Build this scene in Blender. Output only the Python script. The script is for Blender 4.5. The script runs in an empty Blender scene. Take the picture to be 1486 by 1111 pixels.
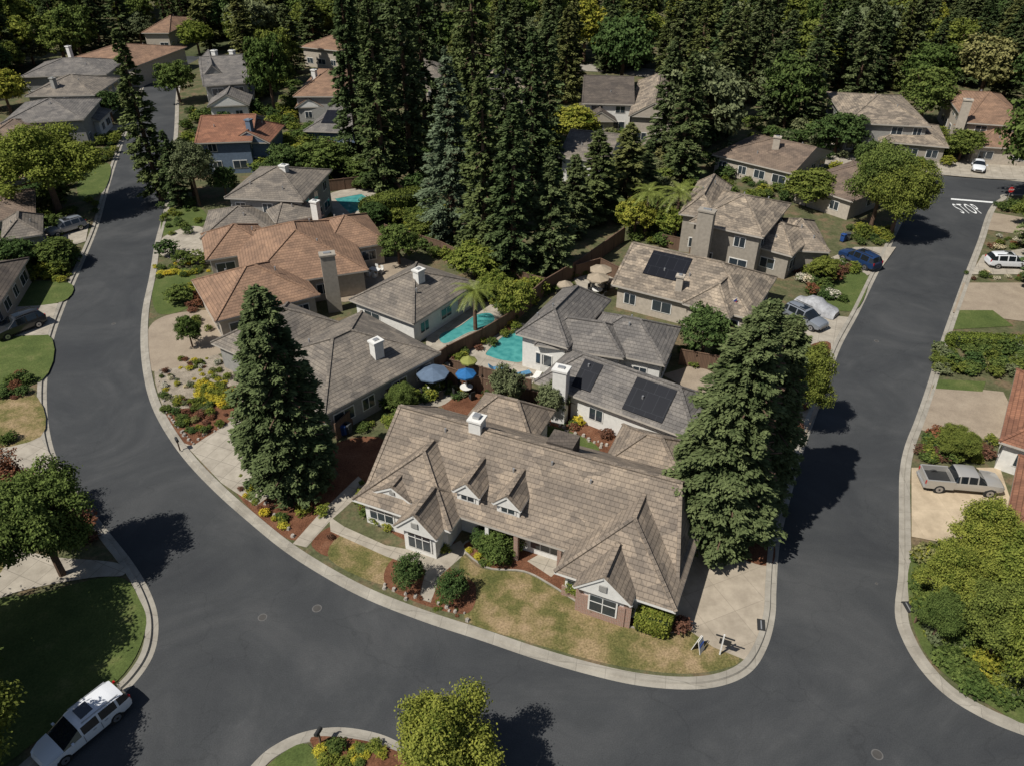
import bpy, math, random
import numpy as np
from mathutils import Vector, Matrix
from mathutils.geometry import tessellate_polygon
random.seed(11); rng=np.random.default_rng(5)
# survey constants (drone position, used to plot the site plan in metres)
F=1100.0; TH=math.radians(34.5); H=40.6
cT,sT=math.cos(TH),math.sin(TH)
def P(px,py,z=0.0):
    a=px-743; b=555.5-py
    dy=F*cT+b*sT; dz=-F*sT+b*cT
    t=(H-z)/(-dz)
    return (a*t, dy*t)
def ztop(y,py):
    b=555.5-py
    return H+y*(-F*sT+b*cT)/(F*cT+b*sT)
def S(x,y,z): return F/(y*cT+(H-z)*sT)
scene=bpy.context.scene
col=scene.collection
# ---------------- materials ----------------
def newmat(name):
    m=bpy.data.materials.new(name); m.use_nodes=True
    nt=m.node_tree; b=nt.nodes['Principled BSDF']
    return m,nt,b
def N(nt,t,**k):
    n=nt.nodes.new(t)
    for a,v in k.items(): setattr(n,a,v)
    return n
def c4(c): return (c[0],c[1],c[2],1)
def ramp(nt,fac,stops):
    r=nt.nodes.new('ShaderNodeValToRGB'); e=r.color_ramp.elements
    while len(e)<len(stops): e.new(.5)
    for i,(p,c) in enumerate(stops): e[i].position=p; e[i].color=c4(c)
    nt.links.new(fac,r.inputs[0]); return r.outputs[0]
def mixc(nt,fac,a,b,mode='MIX'):
    m=nt.nodes.new('ShaderNodeMix'); m.data_type='RGBA'; m.blend_type=mode
    for s,v in ((m.inputs[0],fac),(m.inputs[6],a),(m.inputs[7],b)):
        if isinstance(v,bpy.types.NodeSocket): nt.links.new(v,s)
        elif isinstance(v,(int,float)): s.default_value=v
        else: s.default_value=c4(v)
    return m.outputs[2]
def plain(name,c,rough=.7,metal=0,spec=.3,var=.12,sc=3.0):
    m,nt,b=newmat(name)
    b.inputs['Roughness'].default_value=rough; b.inputs['Metallic'].default_value=metal
    b.inputs['Specular IOR Level'].default_value=spec
    tc=N(nt,'ShaderNodeTexCoord'); n=N(nt,'ShaderNodeTexNoise'); n.inputs['Scale'].default_value=sc; n.inputs['Detail'].default_value=5
    nt.links.new(tc.outputs['Object'],n.inputs['Vector'])
    o=ramp(nt,n.outputs[0],[(.3,[x*(1-var) for x in c]),(.7,[min(1,x*(1+var)) for x in c])])
    nt.links.new(o,b.inputs['Base Color']); return m
def ground(name,stops,s1=.35,s2=6,fine=.35,bump=.3,rough=.95):
    m,nt,b=newmat(name); b.inputs['Roughness'].default_value=rough; b.inputs['Specular IOR Level'].default_value=.15
    tc=N(nt,'ShaderNodeTexCoord')
    n=N(nt,'ShaderNodeTexNoise'); n.inputs['Scale'].default_value=s1; n.inputs['Detail'].default_value=8; n.inputs['Roughness'].default_value=.65
    n2=N(nt,'ShaderNodeTexNoise'); n2.inputs['Scale'].default_value=s2; n2.inputs['Detail'].default_value=4; n2.inputs['Roughness'].default_value=.7
    for q in (n,n2): nt.links.new(tc.outputs['Object'],q.inputs['Vector'])
    o=ramp(nt,n.outputs[0],stops)
    f=ramp(nt,n2.outputs[0],[(.3,(1-fine,)*3),(.7,(1+fine,)*3)])
    o=mixc(nt,1.0,o,f,'MULTIPLY'); nt.links.new(o,b.inputs['Base Color'])
    bp=N(nt,'ShaderNodeBump'); bp.inputs['Strength'].default_value=bump; bp.inputs['Distance'].default_value=.1
    nt.links.new(n2.outputs[0],bp.inputs['Height']); nt.links.new(bp.outputs[0],b.inputs['Normal'])
    return m
def slab(name,c,size=1.6,rot=0.0,line=.55):
    m,nt,b=newmat(name); b.inputs['Roughness'].default_value=.9; b.inputs['Specular IOR Level'].default_value=.2
    tc=N(nt,'ShaderNodeTexCoord'); mp=N(nt,'ShaderNodeMapping'); mp.inputs['Rotation'].default_value=(0,0,rot)
    nt.links.new(tc.outputs['Object'],mp.inputs[0])
    br=N(nt,'ShaderNodeTexBrick'); br.offset=0.0
    br.inputs['Scale'].default_value=1; br.inputs['Brick Width'].default_value=size; br.inputs['Row Height'].default_value=size
    br.inputs['Mortar Size'].default_value=.022; br.inputs['Mortar Smooth'].default_value=.3
    br.inputs['Color1'].default_value=c4(c); br.inputs['Color2'].default_value=c4([x*.88 for x in c]); br.inputs['Mortar'].default_value=c4([x*line for x in c])
    nt.links.new(mp.outputs[0],br.inputs['Vector'])
    n=N(nt,'ShaderNodeTexNoise'); n.inputs['Scale'].default_value=.8; n.inputs['Detail'].default_value=9; n.inputs['Roughness'].default_value=.7
    nt.links.new(tc.outputs['Object'],n.inputs['Vector'])
    f=ramp(nt,n.outputs[0],[(.3,(.7,.69,.68)),(.65,(1.08,1.08,1.08))])
    nt.links.new(mixc(nt,1.0,br.outputs[0],f,'MULTIPLY'),b.inputs['Base Color']); return m
def tile(name,c1,c2,row=.36,width=.34,streak=.2):
    m,nt,b=newmat(name); b.inputs['Roughness'].default_value=.85; b.inputs['Specular IOR Level'].default_value=.25
    uv=N(nt,'ShaderNodeUVMap'); uv.uv_map='UVMap'
    br=N(nt,'ShaderNodeTexBrick')
    br.inputs['Scale'].default_value=1; br.inputs['Brick Width'].default_value=width; br.inputs['Row Height'].default_value=row
    br.inputs['Mortar Size'].default_value=.018; br.inputs['Mortar Smooth'].default_value=.4; br.inputs['Bias'].default_value=-.1
    br.inputs['Color1'].default_value=c4(c1); br.inputs['Color2'].default_value=c4(c2); br.inputs['Mortar'].default_value=c4([x*.5 for x in c1])
    nt.links.new(uv.outputs[0],br.inputs['Vector'])
    mp=N(nt,'ShaderNodeMapping'); mp.inputs['Scale'].default_value=(.9,1.6,1); nt.links.new(uv.outputs[0],mp.inputs[0])
    vo=N(nt,'ShaderNodeTexVoronoi'); vo.inputs['Scale'].default_value=.9; nt.links.new(mp.outputs[0],vo.inputs['Vector'])
    bw=N(nt,'ShaderNodeRGBToBW'); nt.links.new(vo.outputs['Color'],bw.inputs[0])
    f=ramp(nt,bw.outputs[0],[(.2,(1-streak,1-streak,1-streak)),(.8,(1+streak,1+streak*.9,1+streak*.7))])
    n=N(nt,'ShaderNodeTexNoise'); n.inputs['Scale'].default_value=.5; n.inputs['Detail'].default_value=6; nt.links.new(uv.outputs[0],n.inputs['Vector'])
    f2=ramp(nt,n.outputs[0],[(.3,(.8,.8,.82)),(.7,(1.12,1.1,1.08))])
    o=mixc(nt,1.0,br.outputs[0],f,'MULTIPLY'); o=mixc(nt,1.0,o,f2,'MULTIPLY')
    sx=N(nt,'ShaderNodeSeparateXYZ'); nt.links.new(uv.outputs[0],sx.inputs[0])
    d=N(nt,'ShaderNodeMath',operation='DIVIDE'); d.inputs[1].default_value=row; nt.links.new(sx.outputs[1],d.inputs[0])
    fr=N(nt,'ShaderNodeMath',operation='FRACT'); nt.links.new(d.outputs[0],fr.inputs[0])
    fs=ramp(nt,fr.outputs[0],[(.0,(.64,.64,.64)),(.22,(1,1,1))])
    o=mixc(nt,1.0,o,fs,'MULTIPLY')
    nt.links.new(o,b.inputs['Base Color'])
    inv=N(nt,'ShaderNodeMath',operation='SUBTRACT'); inv.inputs[0].default_value=1; nt.links.new(fr.outputs[0],inv.inputs[1])
    bp=N(nt,'ShaderNodeBump'); bp.inputs['Strength'].default_value=.5; bp.inputs['Distance'].default_value=.05
    nt.links.new(inv.outputs[0],bp.inputs['Height']); nt.links.new(bp.outputs[0],b.inputs['Normal'])
    return m
def brickm(name,c1,c2,mo,w=.22,h=.075):
    m,nt,b=newmat(name); b.inputs['Roughness'].default_value=.9
    uv=N(nt,'ShaderNodeUVMap'); uv.uv_map='UVMap'
    br=N(nt,'ShaderNodeTexBrick'); br.inputs['Scale'].default_value=1; br.inputs['Brick Width'].default_value=w; br.inputs['Row Height'].default_value=h
    br.inputs['Mortar Size'].default_value=.012
    br.inputs['Color1'].default_value=c4(c1); br.inputs['Color2'].default_value=c4(c2); br.inputs['Mortar'].default_value=c4(mo)
    nt.links.new(uv.outputs[0],br.inputs['Vector']); nt.links.new(br.outputs[0],b.inputs['Base Color']); return m
def leafm(name,dark,light,tr=0,gain=1.38):
    m=bpy.data.materials.new(name); m.use_nodes=True; nt=m.node_tree
    nt.nodes.remove(nt.nodes['Principled BSDF'])
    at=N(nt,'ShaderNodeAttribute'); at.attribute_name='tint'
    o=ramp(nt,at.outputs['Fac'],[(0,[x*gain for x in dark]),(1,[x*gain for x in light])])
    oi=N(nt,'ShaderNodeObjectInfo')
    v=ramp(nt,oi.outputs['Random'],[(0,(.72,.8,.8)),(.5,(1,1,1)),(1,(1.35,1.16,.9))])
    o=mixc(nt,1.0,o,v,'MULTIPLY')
    d=N(nt,'ShaderNodeBsdfDiffuse'); nt.links.new(o,d.inputs[0])
    if tr:
        t=N(nt,'ShaderNodeBsdfTranslucent'); nt.links.new(o,t.inputs[0])
        mx=N(nt,'ShaderNodeMixShader'); mx.inputs[0].default_value=tr
        nt.links.new(d.outputs[0],mx.inputs[1]); nt.links.new(t.outputs[0],mx.inputs[2]); d=mx
    nt.links.new(d.outputs[0],nt.nodes['Material Output'].inputs[0]); return m

M={}
def asphalt():
    m,nt,b=newmat('asphalt'); b.inputs['Roughness'].default_value=.85; b.inputs['Specular IOR Level'].default_value=.25
    tc=N(nt,'ShaderNodeTexCoord')
    n=N(nt,'ShaderNodeTexNoise'); n.inputs['Scale'].default_value=.09; n.inputs['Detail'].default_value=10; n.inputs['Roughness'].default_value=.62; n.inputs['Distortion'].default_value=1.8
    n2=N(nt,'ShaderNodeTexNoise'); n2.inputs['Scale'].default_value=14; n2.inputs['Detail'].default_value=3
    n3=N(nt,'ShaderNodeTexNoise'); n3.inputs['Scale'].default_value=.8; n3.inputs['Detail'].default_value=8; n3.inputs['Roughness'].default_value=.75
    n4=N(nt,'ShaderNodeTexNoise'); n4.inputs['Scale'].default_value=.35; n4.inputs['Detail'].default_value=6
    for q in (n,n2,n3,n4): nt.links.new(tc.outputs['Object'],q.inputs['Vector'])
    o=ramp(nt,n.outputs[0],[(.32,(.039,.041,.044)),(.5,(.051,.053,.055)),(.68,(.07,.071,.072))])
    f=ramp(nt,n2.outputs[0],[(.3,(.84,.84,.84)),(.7,(1.16,1.16,1.16))])
    g=ramp(nt,n3.outputs[0],[(.3,(.9,.9,.9)),(.6,(1,1,1)),(.74,(1.25,1.24,1.22))])
    o=mixc(nt,1.0,o,f,'MULTIPLY'); o=mixc(nt,1.0,o,g,'MULTIPLY')
    wv=N(nt,'ShaderNodeVectorMath',operation='MULTIPLY_ADD'); nt.links.new(n4.outputs[1],wv.inputs[0]); wv.inputs[1].default_value=(5,5,0); nt.links.new(tc.outputs['Object'],wv.inputs[2])
    vo=N(nt,'ShaderNodeTexVoronoi',feature='DISTANCE_TO_EDGE'); vo.inputs['Scale'].default_value=.11; nt.links.new(wv.outputs[0],vo.inputs['Vector'])
    ck=ramp(nt,vo.outputs[0],[(.0,(.85,.85,.85)),(.006,(1,1,1))])
    o=mixc(nt,1.0,o,ck,'MULTIPLY')
    nt.links.new(o,b.inputs['Base Color'])
    bp=N(nt,'ShaderNodeBump'); bp.inputs['Strength'].default_value=.15; bp.inputs['Distance'].default_value=.02
    nt.links.new(n2.outputs[0],bp.inputs['Height']); nt.links.new(bp.outputs[0],b.inputs['Normal']); return m
M['asphalt']=asphalt()
M['yard']=ground('garden_soil',[(.3,(.06,.07,.028)),(.5,(.1,.1,.05)),(.62,(.15,.11,.065)),(.8,(.2,.15,.1))],.5,5)
M['far']=ground('far_ground',[(.3,(.04,.055,.022)),(.55,(.08,.085,.04)),(.75,(.18,.14,.09))],.06,1.2)
M['lawn']=ground('lawn_grass',[(.3,(.06,.085,.024)),(.55,(.085,.11,.032)),(.75,(.14,.145,.055))],.5,9,.35)
M['drylawn']=ground('dry_lawn_grass',[(.34,(.085,.09,.028)),(.44,(.13,.118,.042)),(.52,(.2,.155,.072)),(.66,(.3,.215,.125))],.5,8,.38)
M['mulch']=ground('bark_mulch',[(.3,(.1,.042,.023)),(.55,(.16,.072,.04)),(.8,(.22,.115,.07))],.8,9,.5,.6)
M['gravel']=ground('gravel_bed',[(.3,(.2,.17,.13)),(.6,(.33,.28,.22)),(.8,(.4,.35,.28))],1.2,9,.4,.6)
M['conc']=slab('concrete_slab',(.4,.355,.29),1.5,.4)
M['conc2']=slab('driveway_concrete',(.4,.34,.265),2.4,-.41,.7)
M['kerb']=slab('kerb_concrete',(.35,.32,.27),1.8,.2,.7)
M['sand']=slab('sandy_driveway',(.5,.4,.28),3.0,0,.85)
M['aggr']=ground('aggregate_concrete',[(.3,(.25,.2,.15)),(.6,(.32,.26,.195)),(.8,(.36,.3,.23))],.6,10,.15,.2)
M['dark']=plain('dark_iron',(.03,.03,.03),.6)
M['paint']=plain('road_paint',(.72,.72,.7),.6,var=.2,sc=5)
R={}
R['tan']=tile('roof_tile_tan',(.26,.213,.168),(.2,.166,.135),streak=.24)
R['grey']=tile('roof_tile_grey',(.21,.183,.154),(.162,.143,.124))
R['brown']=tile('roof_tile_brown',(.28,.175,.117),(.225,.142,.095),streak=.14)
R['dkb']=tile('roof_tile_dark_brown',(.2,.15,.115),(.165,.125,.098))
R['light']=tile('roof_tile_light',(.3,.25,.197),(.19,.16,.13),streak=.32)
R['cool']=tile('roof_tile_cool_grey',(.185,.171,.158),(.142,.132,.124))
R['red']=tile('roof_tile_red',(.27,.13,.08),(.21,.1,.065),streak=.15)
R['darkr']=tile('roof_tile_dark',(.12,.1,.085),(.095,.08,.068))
M['trim']=plain('white_trim',(.68,.66,.62),.6,var=.05)
M['fascia']=plain('painted_fascia_trim',(.42,.38,.33),.7,var=.08)
M['white']=plain('white_stucco',(.66,.64,.6),.85,var=.08)
M['cream']=plain('cream_stucco',(.42,.365,.3),.85)
M['beige']=plain('beige_stucco',(.3,.265,.22),.85)
M['greyw']=plain('grey_stucco',(.28,.27,.25),.85)
M['bluew']=plain('blue_siding',(.12,.16,.22),.8)
M['brick']=brickm('red_brick',(.3,.12,.08),(.2,.09,.06),(.4,.36,.3))
M['glass']=plain('window_glass',(.03,.04,.05),.08,spec=.8,var=.3,sc=.6)
M['wood']=brickm('fence_boards',(.16,.095,.06),(.12,.07,.045),(.03,.02,.012),.15,2.4)
M['solar']=brickm('solar_cells',(.008,.009,.013),(.01,.011,.016),(.035,.038,.045),1.0,1.65)
M['solar'].node_tree.nodes['Principled BSDF'].inputs['Roughness'].default_value=.55; M['solar'].node_tree.nodes['Principled BSDF'].inputs['Specular IOR Level'].default_value=.12
M['metal']=plain('galvanised_metal',(.45,.45,.45),.4,.6)
M['bark']=plain('tree_bark',(.12,.075,.05),.95,var=.3)
M['garage']=plain('garage_door',(.55,.5,.43),.6)
m,nt,b=newmat('pool_water'); b.inputs['Roughness'].default_value=.06
n=N(nt,'ShaderNodeTexNoise'); n.inputs['Scale'].default_value=1.5; n.inputs['Detail'].default_value=4; tc=N(nt,'ShaderNodeTexCoord'); nt.links.new(tc.outputs['Object'],n.inputs['Vector'])
nt.links.new(ramp(nt,n.outputs[0],[(.3,(.035,.2,.2)),(.7,(.09,.33,.31))]),b.inputs['Base Color'])
bp=N(nt,'ShaderNodeBump'); bp.inputs['Strength'].default_value=.2; nt.links.new(n.outputs[0],bp.inputs['Height']); nt.links.new(bp.outputs[0],b.inputs['Normal'])
M['water']=m
# ---------------- geometry accumulators ----------------
class Geo:
    def __init__(s): s.v=[];s.f=[];s.m=[];s.mats=[]
    def mi(s,mat):
        if mat not in s.mats: s.mats.append(mat)
        return s.mats.index(mat)
    def add(s,vs,fs,mat):
        o=len(s.v); s.v+= [tuple(q) for q in vs]; k=s.mi(mat)
        for f in fs: s.f.append([i+o for i in f]); s.m.append(k)
    def hexa(s,p,mat):
        s.add(p,[(3,2,1,0),(4,5,6,7),(0,1,5,4),(1,2,6,5),(2,3,7,6),(3,0,4,7)],mat)
    def box(s,x,y,z0,z1,sx,sy,ang,mat,taper=1):
        c,n=math.cos(ang),math.sin(ang); p=[]
        for z,k in ((z0,1),(z1,taper)):
            for dx,dy in ((-1,-1),(1,-1),(1,1),(-1,1)):
                a=dx*sx/2*k;b_=dy*sy/2*k
                p.append((x+a*c-b_*n,y+a*n+b_*c,z))
        s.hexa(p,mat)
    def beam(s,p,q,w,h,mat,lift=0.0):
        p=Vector(p);q=Vector(q);d=(q-p)
        if d.length<.02: return
        d.normalize(); e=d.cross(Vector((0,0,1)))
        if e.length<.01: e=Vector((1,0,0))
        e.normalize(); u=e.cross(d); L=Vector((0,0,lift))
        pts=[p-e*w/2-u*h/2+L,p+e*w/2-u*h/2+L,q+e*w/2-u*h/2+L,q-e*w/2-u*h/2+L,p-e*w/2+u*h/2+L,p+e*w/2+u*h/2+L,q+e*w/2+u*h/2+L,q-e*w/2+u*h/2+L]
        s.hexa(pts,mat)
    def cyl(s,x,y,z0,z1,r0,r1,n,mat,cap=True):
        vs=[];
        for z,r in((z0,r0),(z1,r1)):
            for i in range(n):
                a=2*math.pi*i/n; vs.append((x+r*math.cos(a),y+r*math.sin(a),z))
        fs=[(i,(i+1)%n,n+(i+1)%n,n+i) for i in range(n)]
        if cap: fs+=[tuple(range(n-1,-1,-1)),tuple(range(n,2*n))]
        s.add(vs,fs,mat)
    def obj(s,name,parent=None,smooth=False,loc=None,rot=0):
        me=bpy.data.meshes.new(name); me.from_pydata(s.v,[],s.f)
        for k in s.mats: me.materials.append(k)
        me.polygons.foreach_set('material_index',s.m)
        uv=me.uv_layers.new(name='UVMap'); Z=Vector((0,0,1))
        for p in me.polygons:
            n=p.normal
            e=Z.cross(n)
            if e.length<.05: e=Vector((1,0,0))
            e.normalize(); w=n.cross(e)
            for li in p.loop_indices:
                q=me.vertices[me.loops[li].vertex_index].co
                uv.data[li].uv=(q.dot(e),q.dot(w))
        if smooth: me.polygons.foreach_set('use_smooth',[True]*len(me.polygons))
        o=bpy.data.objects.new(name,me); col.objects.link(o)
        if loc is not None: o.location=loc; o.rotation_euler=(0,0,rot)
        if parent:
            o.parent=parent
            if loc is None: o.matrix_parent_inverse=Matrix.Translation(parent.location).inverted()
        return o
def empty(name,loc):
    e=bpy.data.objects.new(name,None); e.location=loc; e.empty_display_size=.5; col.objects.link(e); return e
# ---------------- ground sheets, kerbs ----------------
def catmull(pts,n=6,closed=False):
    out=[]; L=len(pts)
    for i in range(L if closed else L-1):
        g=(lambda k:pts[k%L]) if closed else (lambda k:pts[min(max(k,0),L-1)])
        p0,p1,p2,p3=[np.array(g(i+k)) for k in (-1,0,1,2)]
        for j in range(n):
            t=j/n
            out.append(tuple(.5*((2*p1)+(-p0+p2)*t+(2*p0-5*p1+4*p2-p3)*t*t+(-p0+3*p1-3*p2+p3)*t**3)))
    if not closed: out.append(tuple(pts[-1]))
    return out
def flat(name,w,z,mat):
    me=bpy.data.meshes.new(name)
    tri=tessellate_polygon([[Vector((x,y,0)) for x,y in w]])
    fs=[]
    for t in tri:
        a,b,c=[Vector((w[i][0],w[i][1],0)) for i in t]
        fs.append(t if (b-a).cross(c-a).z>0 else t[::-1])
    me.from_pydata([(x,y,z) for x,y in w],[],fs); me.materials.append(mat)
    o=bpy.data.objects.new(name,me); col.objects.link(o); return o
zc=[.104]
def sheet(name,px,mat,smooth=True,edge=None):
    w=[P(*p) for p in px]
    if smooth: w=catmull(w,5,True)
    zc[0]+=.0011
    o=flat(name,w,zc[0],M[mat])
    if edge:
        kerbline(name+'_edging',w+[w[0]],1,M[edge],[(-.06,.09),(-.06,.17),(.06,.17),(.06,.09)])
    return w
def kerbline(name,w,side,mat,prof):
    n=len(w); vs=[];fs=[];k=len(prof)
    for i in range(n):
        a=np.array(w[max(i-1,0)]);b=np.array(w[min(i+1,n-1)]); d=b-a; d=d/(np.linalg.norm(d)+1e-9)
        nn=np.array((-d[1],d[0]))*side
        for s,z in prof: q=np.array(w[i])+nn*s; vs.append((q[0],q[1],z))
    for i in range(n-1):
        for j in range(k-1):
            f=(i*k+j,(i+1)*k+j,(i+1)*k+j+1,i*k+j+1); fs.append(f if side<0 else f[::-1])
    me=bpy.data.meshes.new(name); me.from_pydata(vs,[],fs); me.materials.append(mat)
    o=bpy.data.objects.new(name,me); col.objects.link(o); return o
KP=[(-.4,.006),(-.06,.014),(0,.15),(.36,.158),(.38,.09)]
flat('ground',[(-1500,-300),(1500,-300),(1500,2500),(-1500,2500)],-.06,M['far'])
flat('road',[(-140,-60),(140,-60),(140,205),(-140,205)],0.0,M['asphalt'])
kc=[(262,100),(258,140),(256,190),(250,250),(243,300),(230,350),(222,400),(212,450),(210,500),(216,550),(228,590),(250,630),(280,670),(322,713),(370,755),(420,795),(480,833),(540,864),(620,895),(700,921),(780,948),(860,971),(930,986),(1000,991),(1050,984),(1085,965),(1106,930),(1116,890),(1118,850),(1123,790),(1137,730),(1160,650),(1190,570),(1213,505),(1240,455),(1262,410),(1281,372),(1302,328),(1325,285),(1334,262),(1350,254),(1410,257),(1486,263),(1700,282)]
kw=catmull([P(*p) for p in kc],6)
flat('ground_block_centre',kw+[(170,100),(260,450),(-60,450)],.1,M['yard'])
kerbline('kerb_centre',kw,1,M['kerb'],KP)
kl=[(222,85),(212,110),(198,150),(182,190),(166,235),(152,280),(138,330),(113,390),(91,440),(73,490),(63,540),(61,590),(67,640),(82,682),(112,725),(150,775),(185,820),(208,860),(220,900),(215,945),(190,985),(150,1020),(95,1065),(20,1130),(-90,1230)]
lw=catmull([P(*p) for p in kl],6)
flat('ground_block_left',lw+[(-200,5),(-260,450),(-130,450)],.1,M['yard'])
kerbline('kerb_left',lw,-1,M['kerb'],KP)
kr=[(1750,305),(1486,284),(1455,290),(1438,308),(1424,350),(1405,400),(1387,450),(1370,500),(1352,560),(1335,610),(1320,650),(1313,690),(1313,760),(1313,830),(1308,890),(1320,930),(1345,970),(1380,1005),(1430,1035),(1486,1058),(1600,1095),(1800,1140)]
rw=catmull([P(*p) for p in kr],6)
flat('ground_block_right',rw,.1,M['yard'])
kerbline('kerb_right',rw,1,M['kerb'],KP)
kb=[(300,1230),(345,1150),(375,1112),(400,1090),(440,1071),(490,1064),(545,1073),(590,1093),(650,1120),(750,1150),(900,1190),(1200,1260)]
bw=catmull([P(*p) for p in kb],6)
flat('ground_block_near',bw,.1,M['yard'])
kerbline('kerb_near',bw,-1,M['kerb'],KP)
# centre lot
sheet('front_lawn',[(672,806),(700,826),(760,832),(800,852),(850,884),(905,908),(960,918),(1010,915),(1072,955),(1045,972),(990,978),(920,971),(850,956),(760,930),(678,902),(684,870),(690,850),(668,835)],'drylawn')
sheet('mulch_bed',[(480,650),(560,640),(548,745),(600,790),(660,800),(640,770),(520,720)],'mulch')
sheet('mulch_bed',[(350,690),(400,700),(520,690),(470,745),(430,785),(380,755),(340,710)],'mulch')
sheet('mulch_bed',[(452,790),(480,765),(505,778),(480,808)],'mulch')
sheet('front_lawn',[(503,776),(575,812),(562,850),(478,812)],'drylawn')
sheet('mulch_bed',[(570,812),(620,800),(665,835),(690,850),(680,890),(620,880),(560,850)],'mulch')
sheet('concrete_path',[(520,692),(536,706),(478,758),(445,795),(425,790),(462,748)],'conc',False)
sheet('concrete_path',[(478,750),(500,765),(560,792),(630,805),(668,785),(680,800),(640,835),(625,875),(608,870),(618,828),(560,808),(480,772)],'conc',False)
sheet('mulch_bed',[(672,792),(720,780),(800,800),(830,830),(830,850),(870,880),(930,890),(985,905),(1005,912),(960,918),(900,906),(850,882),(800,850),(760,830),(705,824)],'mulch',True,'kerb')
sheet('entry_porch',[(765,815),(800,795),(825,812),(800,838)],'conc',False)
sheet('driveway',[(1020,760),(1040,745),(1120,800),(1114,850),(1112,890),(1100,930),(1080,958),(1035,940),(985,905),(975,880)],'conc2',False)
sheet('mulch_bed',[(1000,720),(1080,760),(1120,780),(1115,822),(1040,790)],'mulch')
sheet('mulch_bed',[(640,555),(720,568),(850,612),(1000,655),(1000,690),(880,670),(760,640),(650,600)],'mulch')
sheet('back_lawn',[(690,590),(740,603),(830,628),(870,655),(820,672),(740,650),(690,620)],'lawn')
sheet('patio_concrete',[(600,560),(640,545),(660,570),(640,590),(600,590)],'conc')
# left yards
sheet('driveway',[(338,600),(375,640),(420,700),(372,735),(322,702),(268,645)],'conc',False)
sheet('gravel_bed',[(228,530),(300,505),(350,560),(345,600),(270,640),(240,600)],'gravel')
sheet('driveway',[(222,470),(262,455),(330,455),(350,500),(300,520),(222,540),(213,500)],'aggr')
sheet('garden_bed',[(235,600),(290,590),(340,560),(345,600),(300,635),(270,645)],'mulch')
sheet('side_lawn',[(225,410),(270,390),(290,420),(270,450),(228,455)],'lawn')
sheet('side_lawn',[(240,310),(285,300),(300,325),(240,345)],'lawn')
sheet('driveway',[(238,345),(290,330),(330,370),(300,385),(235,372)],'conc')
sheet('pool_deck',[(700,505),(745,470),(790,490),(770,560),(690,545),(640,545),(600,560),(620,530)],'conc')
sheet('pool_deck',[(620,490),(650,460),(700,440),(740,455),(735,485),(650,525),(625,515)],'conc')
sheet('swimming_pool',[(706,512),(742,482),(768,490),(760,525),(735,526),(712,520)],'water',True,'conc')
sheet('swimming_pool',[(640,486),(665,476),(690,459),(712,456),(718,467),(700,480),(680,485),(650,500),(638,497)],'water',True,'conc')
sheet('pool_deck',[(475,285),(535,275),(560,300),(500,325)],'conc')
sheet('swimming_pool',[(485,290),(525,283),(548,297),(508,312)],'water',False,'conc')
sheet('pool_deck',[(955,320),(1000,310),(1010,350),(960,355)],'conc')
sheet('swimming_pool',[(968,325),(990,320),(998,345),(972,348)],'water',False)
sheet('patio_concrete',[(480,420),(560,375),(610,390),(560,420),(500,440)],'aggr')
sheet('patio_concrete',[(835,395),(890,385),(910,410),(850,425)],'conc')
sheet('patio_concrete',[(840,590),(1000,645),(1005,660),(850,605)],'conc',False)
sheet('driveway',[(1140,490),(1160,455),(1232,462),(1210,508),(1195,520),(1160,500)],'conc',False)
sheet('driveway',[(1200,378),(1240,360),(1300,360),(1277,393),(1250,405)],'conc',False)
sheet('driveway',[(960,545),(1010,530),(1060,555),(1190,590),(1165,640),(1060,600)],'aggr',False)
sheet('front_lawn',[(1200,400),(1245,395),(1260,410),(1240,452),(1190,440)],'lawn')
sheet('front_lawn',[(1130,500),(1150,485),(1175,495),(1160,520)],'lawn')
sheet('mulch_bed',[(1165,510),(1205,500),(1190,560),(1165,560)],'mulch')
sheet('driveway',[(1340,240),(1380,225),(1480,240),(1486,262),(1350,253)],'conc')
sheet('driveway',[(1180,215),(1230,210),(1240,235),(1190,240)],'conc')
# right yards
sheet('driveway',[(1397,412),(1500,412),(1500,470),(1382,455)],'aggr',False)
sheet('front_lawn',[(1387,452),(1440,452),(1470,475),(1380,480)],'lawn',False)
sheet('driveway',[(1352,560),(1455,570),(1480,620),(1425,650),(1335,625)],'aggr',False)
sheet('front_lawn',[(1358,552),(1430,555),(1425,570),(1352,565)],'lawn',False)
sheet('driveway',[(1322,680),(1450,680),(1470,740),(1430,800),(1322,780)],'sand',False)
sheet('driveway',[(1440,310),(1500,320),(1500,345),(1432,335)],'aggr',False)
sheet('driveway',[(1425,372),(1500,360),(1500,400),(1408,400)],'conc',False)
sheet('front_lawn',[(1325,810),(1400,830),(1500,960),(1500,1050),(1430,1022),(1350,960),(1320,890)],'lawn')
# left block
sheet('front_lawn',[(-80,900),(60,862),(170,838),(205,875),(212,915),(180,980),(90,1050),(-80,1140)],'lawn')
sheet('front_lawn',[(-60,820),(20,820),(30,845),(-60,880)],'drylawn')
sheet('concrete_path',[(-60,875),(-60,900),(20,862),(130,840),(180,836),(170,818),(80,810),(20,800),(0,835)],'conc')
sheet('driveway',[(-60,650),(60,636),(95,700),(40,700),(-60,690)],'conc',False)
sheet('front_lawn',[(-60,575),(45,570),(60,635),(-60,650)],'drylawn')
sheet('front_lawn',[(-60,492),(68,485),(60,555),(-60,565)],'lawn')
sheet('driveway',[(-60,450),(85,442),(70,488),(-60,492)],'conc',False)
sheet('front_lawn',[(0,415),(100,412),(90,440),(0,445)],'lawn')
sheet('driveway',[(50,345),(130,325),(125,352),(70,370)],'conc',False)
sheet('driveway',[(110,195),(180,180),(178,200),(110,215)],'conc',False)
sheet('front_lawn',[(120,245),(160,240),(150,280),(115,290)],'lawn')
sheet('front_lawn',[(388,1113),(440,1080),(470,1110),(500,1150),(370,1150)],'lawn')
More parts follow.
